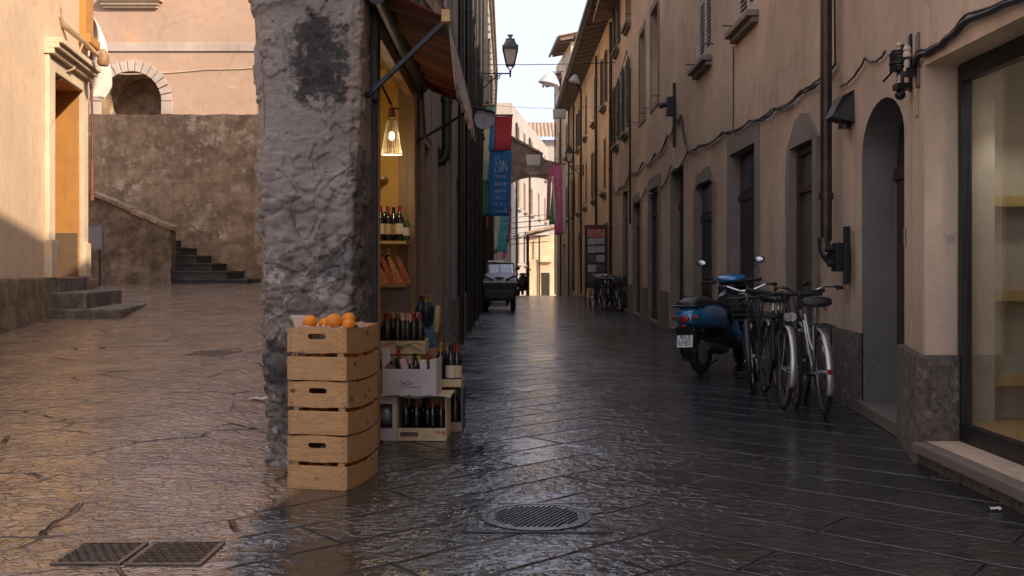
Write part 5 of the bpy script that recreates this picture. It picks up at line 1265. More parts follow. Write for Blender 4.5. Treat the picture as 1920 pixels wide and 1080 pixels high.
# Box E cream printed fruit carton, raised
g = MB(); g.box(-1.18,-.69,7.5,7.9,.0,.53); tag(g.build('display_carton', m_card_b, None, bevel=.005), 'big brown carton hidden under the printed cream one', 'box')
def exE(o, M):
    g = MB(); g.M = M
    g.tube([(.12+.28*i/14,-.002,.07+.018*sin(i*.7)) for i in range(15)],.004,5); g.tube([(.2+.2*i/10,-.002,.04+.035*sin(i*.4)) for i in range(11)],.004,5); g.build('printed_swirl', m_print_g, o)
    for q in ((.25,.035,.13,.022,6,-.0012,12,.008),(.02,.05,.06,.02,3,-.0012,5,.005),(.13,.075,.06,.018,4,-.0012,6,.004)):
        g = MB(); strokes(g, M, *q); g.build('printed_letters', m_print_r, o)
    g = MB(); g.M = M; g.ball((.22,.0,.05),.02,(1.6,.1,.8),10,6); g.build('printed_fruit', m_print_k, o)
cE = carton('wine_carton', 'cream carton with green and red fruit print, packed with bottles', (-1.085,7.56,.54), 0, .42, .3, .105, .102, m_card_c, .11, exE)
for i,(x,y,c,k) in enumerate(((.05,.06,'red',0),(.13,.05,'red',0),(.105,.15,'red',0),(.17,.12,'yellow',1),(.21,.08,'green',1),(.25,.06,'white',0),(.285,.07,'pink',0),(.335,.06,'red',0),(.385,.05,'red',0),(.36,.16,'white',1),(.22,.2,'yellow',1),(.15,.21,'green',1))):
    bottle((-1.085+x-.01,7.56+y,.548), c, None, '%s-capped dark bottle in the cream printed carton' % c, 'bottles in the cream printed carton, %s caps' % c, k)
# gift bundle with blue paper and cellophane
gb = thing('gift_basket', 'cellophane gift basket with blue paper standing beyond the printed carton', 'basket', (-.70,7.95,.45))
g = MB(); g.box(-.84,-.60,7.85,8.15,.0,.44); tag(g.build('display_carton', m_card_b, None, bevel=.005), 'brown carton under the cellophane gift basket', 'box')
g = MB(); g.lathe((-.70,7.98,.445), [(.08,0),(.10,.06),(.105,.12),(.1,.12),(.095,.06)], 18); g.build('wicker_bowl', m_card_b, gb, smooth_=True)
def wrap(s, t):
    a = 2*pi*s; r = lerp(.10,.13,t)*(1+.10*sin(a*9+t*4)+.06*sin(a*17)); return (-.70+r*cos(a), 7.98+r*sin(a)*.8, .55+t*(.16+.04*sin(a*3+1)))
g = MB(); g.grid(wrap, 90, 8); g.build('cellophane', m_cello, gb, smooth_=True)
def bl(s, t):
    a = -2.6+2.2*s; r = .085+.02*sin(a*11+t*5); return (-.70+r*cos(a), 7.98+r*sin(a)*.8, .53+.2*t+.03*sin(s*9))
g = MB(); g.grid(bl, 40, 8); g.build('blue_paper', plain('light_blue_paper', (.10,.20,.30), .5, var=.5, scale=25), gb, smooth_=True, solid=.002)
for i,(x,y,tl) in enumerate(((-.765,7.98,.12),(-.735,8.02,.1),(-.71,7.96,.08),(-.68,8.0,.06))):
    bottle((x,y,.68), 'gold' if i else 'black', None, 'dark blue bottle with a %s neck rising from the gift basket' % ('gold' if i else 'dark'), 'bottles in the gift basket', 0, (.05,tl), 0, m_blglass)
for x, y, mm, tx in ((-.83,7.95,m_lab['pink'],'pale pink'),(-.615,7.93,m_lab['tan'],'orange tan')):
    g = MB(); g.lathe((0,0,0), [(.022,0),(.024,.1),(.02,.2),(.012,.21)], 12); o = g.build('packet_roll', mm, None, smooth_=True, loc=(0,0,0)); o.location = (x,y,.62 if tx[0]=='p' else .69); o.rotation_euler=(0,.1,0); tag(o, 'rolled %s packet in the gift basket' % tx, 'packet')
# shelf bottles
for i,(u,y,c,l,k,gl,tx) in enumerate(((713,8.50,'red','white',0,None,'white-labelled bottle at the inner end of the upper shelf'),(727,8.55,'red','cream',0,None,'cream-labelled bottle second from the inner end of the upper shelf'),(738,8.68,'black','tan',1,None,'dark bottle in the back row of the upper shelf'),(749,8.50,'red','white',0,None,'tall bottle with a square white label on the upper shelf'),(720,8.7,'white','white',1,None,'bottle with a white cap at the back of the upper shelf'))):
    bottle((XX(u,y),y,1.433), c, l, tx, 'bottles on the upper shelf', k)
bottle((XX(761.5,8.5),8.5,1.433),'green','white','small green bottle at the outer end of the upper shelf','bottles on the upper shelf',0,(0,0),0,m_gglass,.78)
for i,(u,ry,mm,tx) in enumerate(((709,-.42,'tan','first'),(722,-.38,'red','second'),(736,-.40,'tan','third'),(750,-.36,'red','fourth'))):
    g = MB(); g.hexa([(-.035,-.025,0),(.035,-.025,0),(.035,.025,0),(-.035,.025,0)],[(-.015,-.012,.25),(.015,-.012,.25),(.015,.012,.25),(-.015,.012,.25)])
    o = g.build('wrapped_packet', plain('biscuit_%s' % mm, ((.50,.24,.09) if mm == 'tan' else (.38,.12,.07)), .5, var=.5, scale=30), None, bevel=.006, loc=(0,0,0)); o.location = (XX(u+14,8.47), 8.47, 1.068); o.rotation_euler = (.05,ry,0); tag(o, 'slanting cellophane packet on the lower shelf, %s from the inner end' % tx, 'packet', 'wrapped packets on the lower shelf')
    g = MB(); g.hexa([(-.042,-.03,.002),(.042,-.03,.002),(.042,.03,.002),(-.042,.03,.002)],[(-.02,-.016,.29),(.02,-.016,.29),(.02,.016,.29),(-.02,.016,.29)]); g.build('wrapper', m_cello, o)
    g = MB(); g.box(-.03,.03,-.0265,-.0255,.05,.1); g.build('label', m_lab['white'], o)
for u in (713.5,727): bottle((XX(u,8.66),8.66,1.068),'white',None,'silver-capped bottle standing behind the packets on the lower shelf','bottles behind the packets',0)
# ------------------------------------------------------------------ street lamps, signs, banners, wires
def street_lamp(label, wx, y, z, sgn, arm, s=1.0):
    t = thing('street_lamp', label, 'street lamp', (wx,y,z), 0, 'bracket street lamps'); M = lambda dx, dz, dy=0: Vector((wx+sgn*dx, y+dy, z+dz))
    g = MB(); g.bar(M(0,0),M(arm,0),.04*s,.04*s); g.box(wx-.02,wx+.02,y-.06,y+.06,z-.62*s,z+.1*s)
    def spiral(cx, cz, r0, n0, n1, k=26): return [M(cx+r0*(1-.75*i/k)*cos(lerp(n0,n1,i/k)), cz+r0*(1-.75*i/k)*sin(lerp(n0,n1,i/k))) for i in range(k+1)]
    for cx, cz, r, a, b in ((.17*s,-.2*s,.16*s,0,9),(.42*s,-.15*s,.12*s,3,11),(.14*s,-.42*s,.11*s,1,9),(.72*s,-.12*s,.09*s,1.5,9)): g.tube(spiral(cx,cz,r,a,b), .016*s, 6)
    g.tube([M(.02,-.55*s),M(.2*s,-.52*s),M(.4*s,-.33*s),M(.6*s,-.16*s),M(.82*s,-.03*s)], .018*s, 6)
    g.build('bracket', m_iron, t, smooth_=True)
    L = M(arm,0); b = MB(); b.M = Matrix.Translation(L) @ Matrix.Scale(s,4)
    b.cyl((0,0,-.12),(0,0,.06),.03,n=8); b.cyl((0,0,.06),(0,0,.1),.05,.02,8)
    def sq(r, zz): return [(r,r,zz),(-r,r,zz),(-r,-r,zz),(r,-r,zz)]
    a_, c_ = sq(.125,.27), sq(.235,.80)
    for k in range(4):
        b.bar(a_[k], c_[k], .03,.03); b.bar(a_[k], a_[(k+1)%4], .035,.035); b.bar(c_[k], c_[(k+1)%4], .05,.06); b.bar((0,0,.09), a_[k], .02,.02); b.ball(Vector(c_[k])+Vector((0,0,.06)),.03,(1,1,1.5),8,6)
    b.hexa(sq(.25,.83), sq(.14,1.08)); b.hexa(sq(.15,1.08), sq(.15,1.12)); b.hexa(sq(.06,1.12), sq(.05,1.24)); b.hexa(sq(.09,1.24), sq(.09,1.26)); b.build('lantern_frame', m_iron, t)
    b = MB(); b.M = Matrix.Translation(L) @ Matrix.Scale(s,4); b.hexa(sq(.115,.285), sq(.222,.785)); b.build('glass_panes', m_lantern, t)
    return t
street_lamp('black iron lantern on a scrolled bracket high on the left houses, standing against the sky', XL(25.9)+.0, 25.9, 6.33, 1, .90, .80)
street_lamp('small lantern on a thin scrolled bracket against the ochre houses on the right', XO(44)-.02, 44, 5.80, -1, .62, .72)
m_bn = {k: plain(k+'_banner_cloth', c, .75, var=.1, scale=3) for k, c in (('blue',(.015,.14,.36)),('red',(.45,.03,.04)),('teal',(.07,.44,.48)),('green',(.10,.30,.15)),('pale',(.62,.64,.45)),('pink',(.60,.13,.29)),('white',(.60,.57,.57)),('skyblue',(.03,.20,.36)))}
m_letter = plain('banner_lettering', (.45,.50,.58), .7, var=.1)
def strip(u0a, u1a, va, u0b, u1b, vb, Y, wav=.05, skew=0.0, n=14, ph=0):
    # cloth strip: top edge at row va, bottom edge at row vb, hung at distance Y
    def fn(s, t):
        u = lerp(lerp(u0a,u0b,t), lerp(u1a,u1b,t), s)
        return (XX(u,Y), Y+skew*s+wav*sin(t*6+ph)*t+wav*.5*sin(s*4+t*3), ZZ(lerp(va,vb,t),Y))
    return fn
def banner(label, pieces, Y, rod, letters=(), grp='cloth banners over the street'):
    t = thing('banner', label, 'banner', (XX(pieces[0][1][0],Y),Y,ZZ(pieces[0][1][5],Y)), 0, grp)
    for k, q in pieces:
        g = MB(); g.grid(strip(*q, Y), 8, 24); g.build('cloth', m_bn[k], t, smooth_=True, solid=.008)
    g = MB(); g.cyl((XX(rod[0],Y),Y,ZZ(rod[2],Y)),(XX(rod[1],Y),Y,ZZ(rod[2],Y)),.03); g.build('rod', m_rafter, t)
    if letters:
        g = MB()
        for u, v, w_, h_, n, sd, sl in letters:
            M = Matrix.Translation((XX(u,Y),Y-.14,ZZ(v,Y))); strokes(g, M, 0, 0, w_*Y/F, h_*Y/F, n, 0, sd, sl)
        g.build('lettering', m_letter, t)
    return t
banner('blue banner with a red top block and pale lettering hanging from the left houses', [('blue',(918.5,960,282,916,954.5,405)),('red',(928,961,218,926.5,958,282)),('skyblue',(920,928,214,916,926.5,283))], 29.0, (914,962,216),
       [(929,300,8,7,2,1,0),(930,312,22,9,4,2,0),(927,322,26,8,5,3,0),(928,334,22,5,6,4,0),(928,348,22,5,7,5,0),(929,361,20,5,6,6,0),(930,374,20,6,3,7,0),(928,387,22,6,3,8,0),(928,398,22,3,8,9,0),(947,398,6,7,1,11,0)])
banner('pale green and yellow banner hanging just behind the blue one', [('pale',(908,926,212,905,915,340)),('teal',(922,927,197,912,918,345)),('green',(905,915,338,903,919,405))], 30.2, (900,928,197))
banner('turquoise banner with white lettering farther down the left side', [('teal',(938,956,396,931,950,472)),('pale',(930,938,405,926,932,470)),('red',(953,959,388,950,955,455)),('green',(928,934,440,926,932,476)),('pink',(944,952,470,940,948,484))], 42.0, (926,960,394),
       [(941,410,9,8,1,21,2),(940,420,9,8,1,22,2),(939,430,9,8,1,23,2),(938,440,9,8,1,24,2),(937,450,9,8,1,25,2),(936,460,9,7,1,26,2)])
banner('tall pink banner with a white edge on the right, nearest the lantern', [('pink',(1037,1053,308,1040,1055,440)),('white',(1054,1060,307,1056,1061,437)),('pale',(1034,1038,330,1040,1043,420))], 46.0, (1034,1062,307),
       [(1044+.5*k,338+10*k,6,6,1,30+k,0) for k in range(9)])
banner('wavy pink and green banner hanging behind the tall pink one', [('pink',(1027,1035,313,1024,1030,412)),('green',(1036,1040,345,1029,1043,421))], 48.0, (1025,1040,312),
       [(1028.5-.3*k,338+10*k,4,5,1,50+k,0) for k in range(7)])
# red flowers / small red flag below the big banner
g = MB(); g.grid(strip(906,915,405,905,914,430,33,.05), 6, 8); tag(g.build('small_flag', m_bn['red'], None, smooth_=True, solid=.008), 'small red flag hanging low beneath the green banner', 'flag')
# round sign with hood
rs = thing('round_sign', 'round pale grey shop sign under a dark hood on the left facade', 'sign', (-.6,20.4,4.0))
Y = 20.4; c = PT(908,224,Y)
g = MB(); g.cyl(c+Vector((0,.04,0)), c+Vector((0,-.02,0)), .205, n=32); g.build('disc', plain('pale_grey_sign', (.34,.35,.36), .5, var=.12), rs)
g = MB(); g.cyl(c+Vector((0,-.02,.03)), c+Vector((0,-.026,.03)), .05, n=18); g.ring(c+Vector((0,-.02,-.05)), .045,.008,'y',20,6); g.build('emblem', m_greypaint, rs)
g = MB()
g.grid(lambda s, t: (c.x-.24+.46*s, Y-.10+.2*t, c.z+.235-.10*s**2-.02*(t-.5)**2), 12, 4); g.build('hood', m_iron, rs, smooth_=True, solid=.03)
g = MB(); g.bar((XL(Y),Y,c.z+.1),(c.x-.18,Y,c.z+.1),.04,.04); g.build('arm', m_iron, rs)
# overhead wires and white hanging lanterns
def wire(pts, r, label, sag): 
    g = MB(); g.tube(cable(pts, r, sag=sag, steps=16), r, 5); tag(g.build('overhead_wire', m_cable, None), label, 'wire')
wire([(XL(30),30,ZZ(121,30)),(XR(31),31,ZZ(117,31))], .012, 'highest wire spanning the street above the lanterns', .03)
wire([(XL(40),40,ZZ(196,40)),(XO(40),40,ZZ(200,40))], .008, 'thin wire crossing the street above the far arch', .1)
wire([(XL(50),50,ZZ(318,50)),(XO(50),50,ZZ(326,50))], .02, 'wire carrying the pale lanterns in front of the arch', .18)
n_ = N('white_lantern_cloth'); n_.set((.68,.66,.66), .8); tl = n_.new('ShaderNodeBsdfTranslucent'); tl.inputs[0].default_value = (.7,.68,.68,1); mx = n_.new('ShaderNodeMixShader'); mx.inputs[0].default_value = .4
n_.t.links.new(n_.b.outputs[0], mx.inputs[1]); n_.t.links.new(tl.outputs[0], mx.inputs[2]); n_.t.links.new(mx.outputs[0], n_.out.inputs[0]); m_lan = n_.m
def hang(label, u, v, Y, w, h, kind):
    t = thing('hanging_lantern', label, 'lantern', PT(u,v+h/2,Y), 0, 'white lanterns over the street'); k = Y/F; c = PT(u,v,Y); W, H = w*k/2, h*k/2
    g = MB()
    if kind == 'cone': g.lathe(c, [(W*.2,H),(W*.45,H*.6),(W*.8,-H*.3),(W,-H),(W*.96,-H),(W*.4,H*.55)], 24, Matrix.Rotation(.22,3,'Y'))
    else: g.hexa([c+Vector((a*W*.9,b*W*.8,-H)) for a, b in ((-1,-1),(1,-1),(1,1),(-1,1))],[c+Vector((a*W,b*W*.8,H)) for a, b in ((-1,-1),(1,-1),(1,1),(-1,1))])
    g.build('shade', m_lan, t, smooth_=(kind == 'cone'), bevel=0 if kind == 'cone' else .02)
    g = MB(); g.tube([c+Vector((0,0,H)), c+Vector((.02,0,H+.25*k*40/20)), c+Vector((W*1.2,0,H+.05))], .02, 5); g.build('hook', m_iron, t)
hang('white cone-shaped lantern jutting out below the stepped eaves', 1032, 147, 46, 42, 22, 'cone')
hang('pale box lantern hanging at the end of the ochre eaves', 1049, 214, 48, 25, 16, 'box')
hang('pale cream lantern just under the ochre gutter', 1078, 147, 38, 22, 14, 'cone')
hang('larger of the two pale box lanterns in front of the arch', 1000, 301, 50, 27, 20, 'box')
hang('small pale box lantern below the larger one in front of the arch', 1000, 326, 50.5, 17, 10, 'box')

# notice board
nb = thing('notice_board', 'tall display board with a red header and pale notices beside the parked bikes', 'notice board', (2.9,33.5,0))
Y = 33.5; x0, x1 = XX(1098,Y), XX(1137,Y)
g = MB(); g.box(x0,x1,Y,Y+.08,.55,2.62); g.build('panel', m_black, nb, bevel=.01)
g = MB(); g.box(x0-.03,x0+.03,Y-.01,Y+.09,0,2.62); g.build('post', m_black, nb); g = MB(); g.box(x1-.03,x1+.03,Y-.01,Y+.09,0,2.62); g.build('post', m_black, nb)
g = MB(); g.box(x0-.04,x1+.04,Y-.02,Y+.1,2.60,2.70); g.build('top_rail', plain('dark_red_paint', (.13,.02,.02), .4), nb)
g = MB(); g.box(x0+.06,x1-.05,Y-.012,Y,2.28,2.56); g.build('header_poster', plain('salmon_poster', (.48,.17,.13), .6, var=.4, scale=8), nb)
for k, (a, b) in enumerate(((2.03,2.25),(1.75,1.98),(1.42,1.68),(1.1,1.35),(.8,1.05))):
    for j in range(2):
        g = MB(); a0 = lerp(x0+.06,x1-.05,j/2)+.01; a1 = lerp(x0+.06,x1-.05,(j+1)/2)-.01; g.box(a0,a1,Y-.012,Y,a+.02*j,b); g.build('notice', plain('pale_notice', ((.42,.38,.38) if (k < 2 or (k+j) % 2) else (.10,.09,.09)), .6, var=.3, scale=12), nb)

# ------------------------------------------------------------------ ground ironwork and litter
m_cast = plain('wet_cast_iron', (.045,.045,.047), .2, .15, var=.4, scale=20, bump=.2)
m_conc = plain('wet_concrete', (.085,.058,.038), .2, var=.35, scale=8, bump=.4, bscale=40)
mh = thing('manhole_cover', 'round iron manhole cover with a raised pattern in the street paving', 'manhole', (.10,4.72,0))
cx, cy = .115, 4.72
g = MB()
hx_, hy_ = .335, .27
n=36
for k in range(n):
    a, b = 2*pi*k/n, 2*pi*(k+1)/n
    def sqp(t):
        c, s = cos(t), sin(t); m = max(abs(c)/hx_, abs(s)/hy_); return (cx+c/m, cy+s/m, .006)
    g.quad((cx+.262*cos(a),cy+.262*sin(a),.006),(cx+.262*cos(b),cy+.262*sin(b),.006),sqp(b),sqp(a))
g.build('surround_slab', m_pave, mh)
g = MB(); g.lathe((cx,cy,0), [(.262,.004),(.262,.012),(.235,.012),(.235,.004)], 48); g.lathe((cx,cy,0), [(.232,.004),(.232,.010),(.0001,.010)], 48)
rr = .03
for i in range(-8,9):
    for j in range(-8,9):
        x = i*.027+(.0135 if j % 2 else 0); y = j*.025
        if x*x+y*y < .2**2: g.hexa([(cx+x-.011,cy+y-.006,.010),(cx+x,cy+y-.009,.010),(cx+x+.011,cy+y+.006,.010),(cx+x,cy+y+.009,.010)],[(cx+x-.009,cy+y-.005,.0165),(cx+x,cy+y-.0075,.0165),(cx+x+.009,cy+y+.005,.0165),(cx+x,cy+y+.0075,.0165)])
g.build('cover', m_cast, mh)
g = MB()
for s_ in (-1,1): g.box(cx+s_*hx_-.005,cx+s_*hx_+.005,cy-hy_,cy+hy_,0,.010)
g.box(cx-hx_,cx+hx_,cy-hy_-.006,cy-hy_,0,.008); g.box(cx-hx_,cx+hx_,cy+hy_,cy+hy_+.006,0,.008)
g.build('edge_strip', m_cast, mh)
def grate(label, x0, x1, y0, y1, m, z):
    t = thing('drain_grate', label, 'drain grate', ((x0+x1)/2,(y0+y1)/2,z), 0, 'square drain grates')
    g = MB()
    for a,b,c,d in ((x0,x1,y0,y0+.022),(x0,x1,y1-.022,y1),(x0,x0+.022,y0+.022,y1-.022),(x1-.022,x1,y0+.022,y1-.022)): g.box(a,b,c,d,z-.004,z+.007)
    g.build('frame', m, t, bevel=.003)
    g = MB(); nx = 6; px = (x1-x0-.044)/nx; py = px*.87; j = 0; y = y0+.022+px*.5
    while y < y1-.022-px*.3:
        for i in range(nx):
            x = x0+.022+px*(i+.5+(.5 if j % 2 else 0))
            if x+px*.4 > x1-.022: continue
            pts = [(x+px*.56*cos(pi/6+pi/3*k), y+px*.56*sin(pi/6+pi/3*k), z+.003) for k in range(6)]
            g.tube(pts, .0075, 4, closed=True)
        y += py; j += 1
    g.build('honeycomb', m, t)
    g = MB(); g.box(x0+.01,x1-.01,y0+.01,y1-.01,z-.001,z+.0005); g.build('pit', m_print_k if 'dark' in label[:5] else m_conc, t)
grate('dark honeycomb drain grate in the left foreground paving', -1.555, -1.245, 3.955, 4.29, m_conc, .002)
grate('worn pale honeycomb drain grate beside the dark one', -1.86, -1.575, 3.965, 4.28, m_conc, .002)
z_ = gz(-3.2,10.4)
dg = thing('slotted_drain', 'small slotted iron drain set in the square paving', 'drain', (-3.2,10.4,z_))
g = MB()
for k in range(8): 
    x = -3.42+.06*k; g.hexa([(x,10.2,gz(x,10.2)+.004),(x+.013,10.2,gz(x,10.2)+.004),(x+.113,10.6,gz(x,10.6)+.004),(x+.1,10.6,gz(x,10.6)+.004)],[(x,10.2,gz(x,10.2)+.007),(x+.013,10.2,gz(x,10.2)+.007),(x+.113,10.6,gz(x,10.6)+.007),(x+.1,10.6,gz(x,10.6)+.007)])
g.build('bars', plain('rusty_slot', (.06,.042,.03), .4), dg)
def scrap(label, x, y, s, m, name='paper_scrap'):
    z = gz(x,y)+.008; g = MB(); g.grid(lambda a, b: (x+s*(a-.5)+.2*s*b, y+s*.7*(b-.5), z+.012*noise.noise(Vector((a*4+x,b*4,y)))+.006), 8, 6); tag(g.build(name, m, None, smooth_=True, solid=.002), label, 'litter')
scrap('small white paper scrap on the paving below the shop window', XX(1865,4.86), 4.86, .055, m_white_cloth)
scrap('crumpled pale paper scrap on the square near the foot of the pier', XX(484,8.05), 8.05, .14, m_lab['white'])

# ------------------------------------------------------------------ bicycles
def make_bike(frame_m, guard_m, label, basket=False, guards=True, rack=True, handle='city', rim_m=None, cover_m=None, step=False):
    t = thing('bicycle', label, 'bicycle', (0,0,0), 0, 'bicycles parked along the wall')
    R = .345; WB = 1.04; bb = Vector((0,.44,.29)); st = Vector((0,.25,.80)); ht = Vector((0,.83,.84)); hb = Vector((0,.88,.68)); ra = Vector((0,0,R)); fa = Vector((0,WB,R))
    def wheel(nm, c):
        w = MB(); w.ring(c, R-.018, .0185, 'x', 44, 8); o = w.build(nm, m_rubber, t, smooth_=True)
        w = MB(); w.ring(c, R-.042, .012, 'x', 44, 6); w.build('rim', rim_m or m_chrome, o, smooth_=True)
        w = MB(); w.cyl(c+Vector((-.045,0,0)), c+Vector((.045,0,0)), .02, n=10)
        for k in range(28):
            a = 2*pi*k/28; b = a+(.32 if k % 2 else -.32); sx = .03*(1 if k % 4 < 2 else -1)
            w.tube([c+Vector((sx,.02*cos(b),.02*sin(b))), c+Vector((0,(R-.045)*cos(a),(R-.045)*sin(a)))], .0016, 3, False)
        w.build('spokes', m_chrome, o)
    wheel('rear_wheel', ra); wheel('front_wheel', fa)
    g = MB()
    if step: g.tube([hb+Vector((0,-.01,.04)), Vector((0,.62,.42)), bb], .028, 10); g.tube([ht+Vector((0,0,-.06)), Vector((0,.6,.55)), lerp(bb,st,.35)], .014, 8)
    else: g.tube([hb, bb], .019, 10); g.tube([ht+Vector((0,0,-.03)), lerp(bb,st,.86)], .016, 10)
    g.tube([bb, st], .017, 10); g.tube([hb, ht], .02, 10)
    for s_ in (-1,1):
        g.tube([bb+Vector((s_*.03,0,0)), ra+Vector((s_*.058,0,0))], .009, 6); g.tube([lerp(bb,st,.82)+Vector((s_*.015,0,0)), ra+Vector((s_*.058,0,0))], .008, 6)
    g.build('frame', frame_m, t, smooth_=True)
    g = MB(); g.tube([hb, hb+Vector((0,.02,-.05))], .016, 8)
    for s_ in (-1,1): g.tube([hb+Vector((s_*.05,.02,-.04)), Vector((s_*.052,.95,.55)), fa+Vector((s_*.05,0,0))], .011, 8)
    g.bar(hb+Vector((-.06,.02,-.04)), hb+Vector((.06,.02,-.04)), .025,.025); g.build('fork', frame_m, t, smooth_=True)
    g = MB(); top = ht+Vector((0,-.03,.13)); g.tube([ht, top], .012, 8)
    sw_ = .28
    if handle == 'city': hpts = [top+Vector((-sw_,-.2,.05)), top+Vector((-sw_*.92,-.1,.06)), top+Vector((-.18,.02,.06)), top+Vector((-.06,.04,.01)), top+Vector((.06,.04,.01)), top+Vector((.18,.02,.06)), top+Vector((sw_*.92,-.1,.06)), top+Vector((sw_,-.2,.05))]
    else: hpts = [top+Vector((-.3,-.05,.02)), top+Vector((-.1,.0,.0)), top+Vector((.1,.0,.0)), top+Vector((.3,-.05,.02))]
    g.tube(hpts, .0115, 8); h = g.build('handlebar', m_chrome if handle == 'city' else m_black, t, smooth_=True)
    for a, b in ((hpts[0], hpts[1]), (hpts[-1], hpts[-2])):
        g = MB(); g.cyl(a+(a-b)*.15, lerp(a, b, .95), .017, n=10); g.tube([lerp(a,b,1.0)+Vector((0,.02,-.01)), lerp(a,b,.3)+Vector((0,.05,-.03))], .006, 6); g.build('grip', m_rubber, h, smooth_=True)
    g = MB(); g.tube([top+Vector((-.1,.03,0)), top+Vector((-.08,.16,-.02)), fa+Vector((-.05,-.06,.33))], .004, 5); g.tube([top+Vector((.1,.03,0)), top+Vector((.05,.15,.03)), bb+Vector((.02,.2,.3))], .004, 5); g.build('brake_cable', m_rubber, h)
    # saddle
    g = MB(); g.loft([(.09,0,.905,.06,.025),(.10,0,.915,.115,.04),(.16,0,.918,.125,.044),(.22,0,.912,.10,.04),(.28,0,.908,.05,.028),(.36,0,.91,.025,.02),(.385,0,.908,.012,.012)], 18, 2.4); sd = g.build('saddle', m_seat, t, smooth_=True, autos=1.2)
    g = MB(); g.tube([st, Vector((0,.235,.885))], .012, 8); g.build('seat_post', m_chrome, t, smooth_=True)
    for s_ in (-1,1):
        g = MB(); g.tube([Vector((s_*.06+.018*cos(k*.9),.14+.018*sin(k*.9),.845+.0025*k)) for k in range(24)], .003, 4)
        g.build('spring', m_chrome, sd)
    if guards:
        def guard(c, a0, a1, nm, w=.031):
            g = MB(); n = 22
            def fn(s, u):
                a = lerp(a0,a1,s); b = (u-.5)*2.4; r = R+.012+.018*cos(b)-.012
                return (c.x+w*sin(b), c.y+r*cos(a), c.z+r*sin(a))
            g.grid(fn, n, 8); o = g.build(nm, guard_m, t, smooth_=True, solid=.002)
            s = MB()
            for s_ in (-1,1):
                for a in (lerp(a0,a1,.12 if c.y == 0 else .85),): s.tube([c+Vector((s_*.05,0,0)), c+Vector((s_*.03,(R+.015)*cos(a),(R+.015)*sin(a)))], .004, 5)
            s.build('stay', m_chrome, o)
            return o
        rg = guard(ra, radians(205), radians(62), 'rear_mudguard'); fg = guard(fa, radians(115), radians(-22), 'front_mudguard')
        g = MB(); g.box(-.02,.02,-R*cos(radians(20))-.04,-R*cos(radians(20))-.022,R+.02,R+.06); g.build('rear_reflector', m_redlens, rg)
    if rack:
        g = MB()
        for x in (-.065,0,.065): g.tube([(x,-.26,.735),(x,.2,.735)], .007, 6)
        for y in (-.26,-.1,.1): g.tube([(-.065,y,.735),(.065,y,.735)], .007, 6)
        for s_ in (-1,1): g.tube([(s_*.065,-.1,.735),(s_*.06,0,R)], .006, 6)
        g.build('rack', m_black, t, smooth_=True)
    g = MB(); g.cyl(bb+Vector((.035,0,0)), bb+Vector((.042,0,0)), .09, n=24); g.cyl(bb+Vector((-.06,0,0)), bb+Vector((.06,0,0)), .02, n=10)
    g.bar(bb+Vector((.055,0,0)), bb+Vector((.055,.05,-.16)), .018,.018); g.bar(bb+Vector((-.055,0,0)), bb+Vector((-.055,-.05,.16)), .018,.018)
    g.tube([bb+Vector((.038,0,.085)), ra+Vector((.045,0,.035))], .004, 4); g.tube([bb+Vector((.038,0,-.085)), ra+Vector((.045,0,-.035))], .004, 4)
    ck = g.build('crankset', m_black, t)
    for s_, q in ((1, Vector((.055,.05,-.16))), (-1, Vector((-.055,-.05,.16)))):
        g = MB(); g.box(*sorted(((bb+q).x,(bb+q).x+s_*.1)),(bb+q).y-.035,(bb+q).y+.035,(bb+q).z-.012,(bb+q).z+.012); g.build('pedal', m_rubber, ck, bevel=.004)
    g = MB(); g.tube([bb+Vector((-.05,-.04,-.02)), Vector((-.14,.38,.02))], .009, 6); g.build('kickstand', m_black, t)
    if basket:
        g = MB(); y0, y1, z0, z1, w0, w1 = .93,1.20,.70,.92,.13,.17
        for k in range(5):
            f = k/4; w = lerp(w0,w1,f); z = lerp(z0,z1,f); a, b = y0, lerp(y1-.03,y1,f); g.tube([(-w,a,z),(w,a,z),(w,b,z),(-w,b,z)], .003 if k < 4 else .006, 5, closed=True)
        for k in range(11):
            f = -1+2*k/10; g.tube([(f*w0,y1-.03,z0),(f*w1,y1,z1)], .0024, 4); g.tube([(f*w0,y0,z0),(f*w1,y0,z1)], .0024, 4); g.tube([(f*w0,y0,z0),(f*w0,y1-.03,z0)], .0024, 4)
        for k in range(8):
            f = k/7
            for s_ in (-1,1): g.tube([(s_*w0,lerp(y0,y1-.03,f),z0),(s_*w1,lerp(y0,y1,f),z1)], .0024, 4)
        g.build('basket', m_chrome if False else m_iron, t)
    g = MB(); g.cyl((0,.96,.78 if not basket else .64),(0,1.03,.78 if not basket else .64),.03,.038,14); g.build('headlight', m_chrome, t, smooth_=True)
    return t
def place(b, x, y, heading, lean):
    b.location = (x, y, gz(x,y)+.0015); b.rotation_euler = (0, lean, heading)
bA = make_bike(m_silver, m_silver, 'silver city bicycle with silver mudguards, its saddle and rear wheel nearest the camera', step=True)
place(bA, 2.55, 8.06, radians(-8), radians(-2))
bB = make_bike(m_black, m_silver, 'black bicycle with a silver mudguard parked left of the silver bicycle, front wheel out', handle='flat', rack=True)
place(bB, 2.43, 9.50, radians(174.5), radians(-3))
bC = make_bike(m_black, m_black, 'dark bicycle wedged between the silver and the black ones', guards=False, handle='flat')
place(bC, 2.57, 9.53, radians(173), radians(2))
bD = make_bike(m_black, m_black, 'black bicycle with a wire front basket beside the blue scooter', basket=True, rack=False)
place(bD, 2.62, 10.57, radians(164), radians(4))
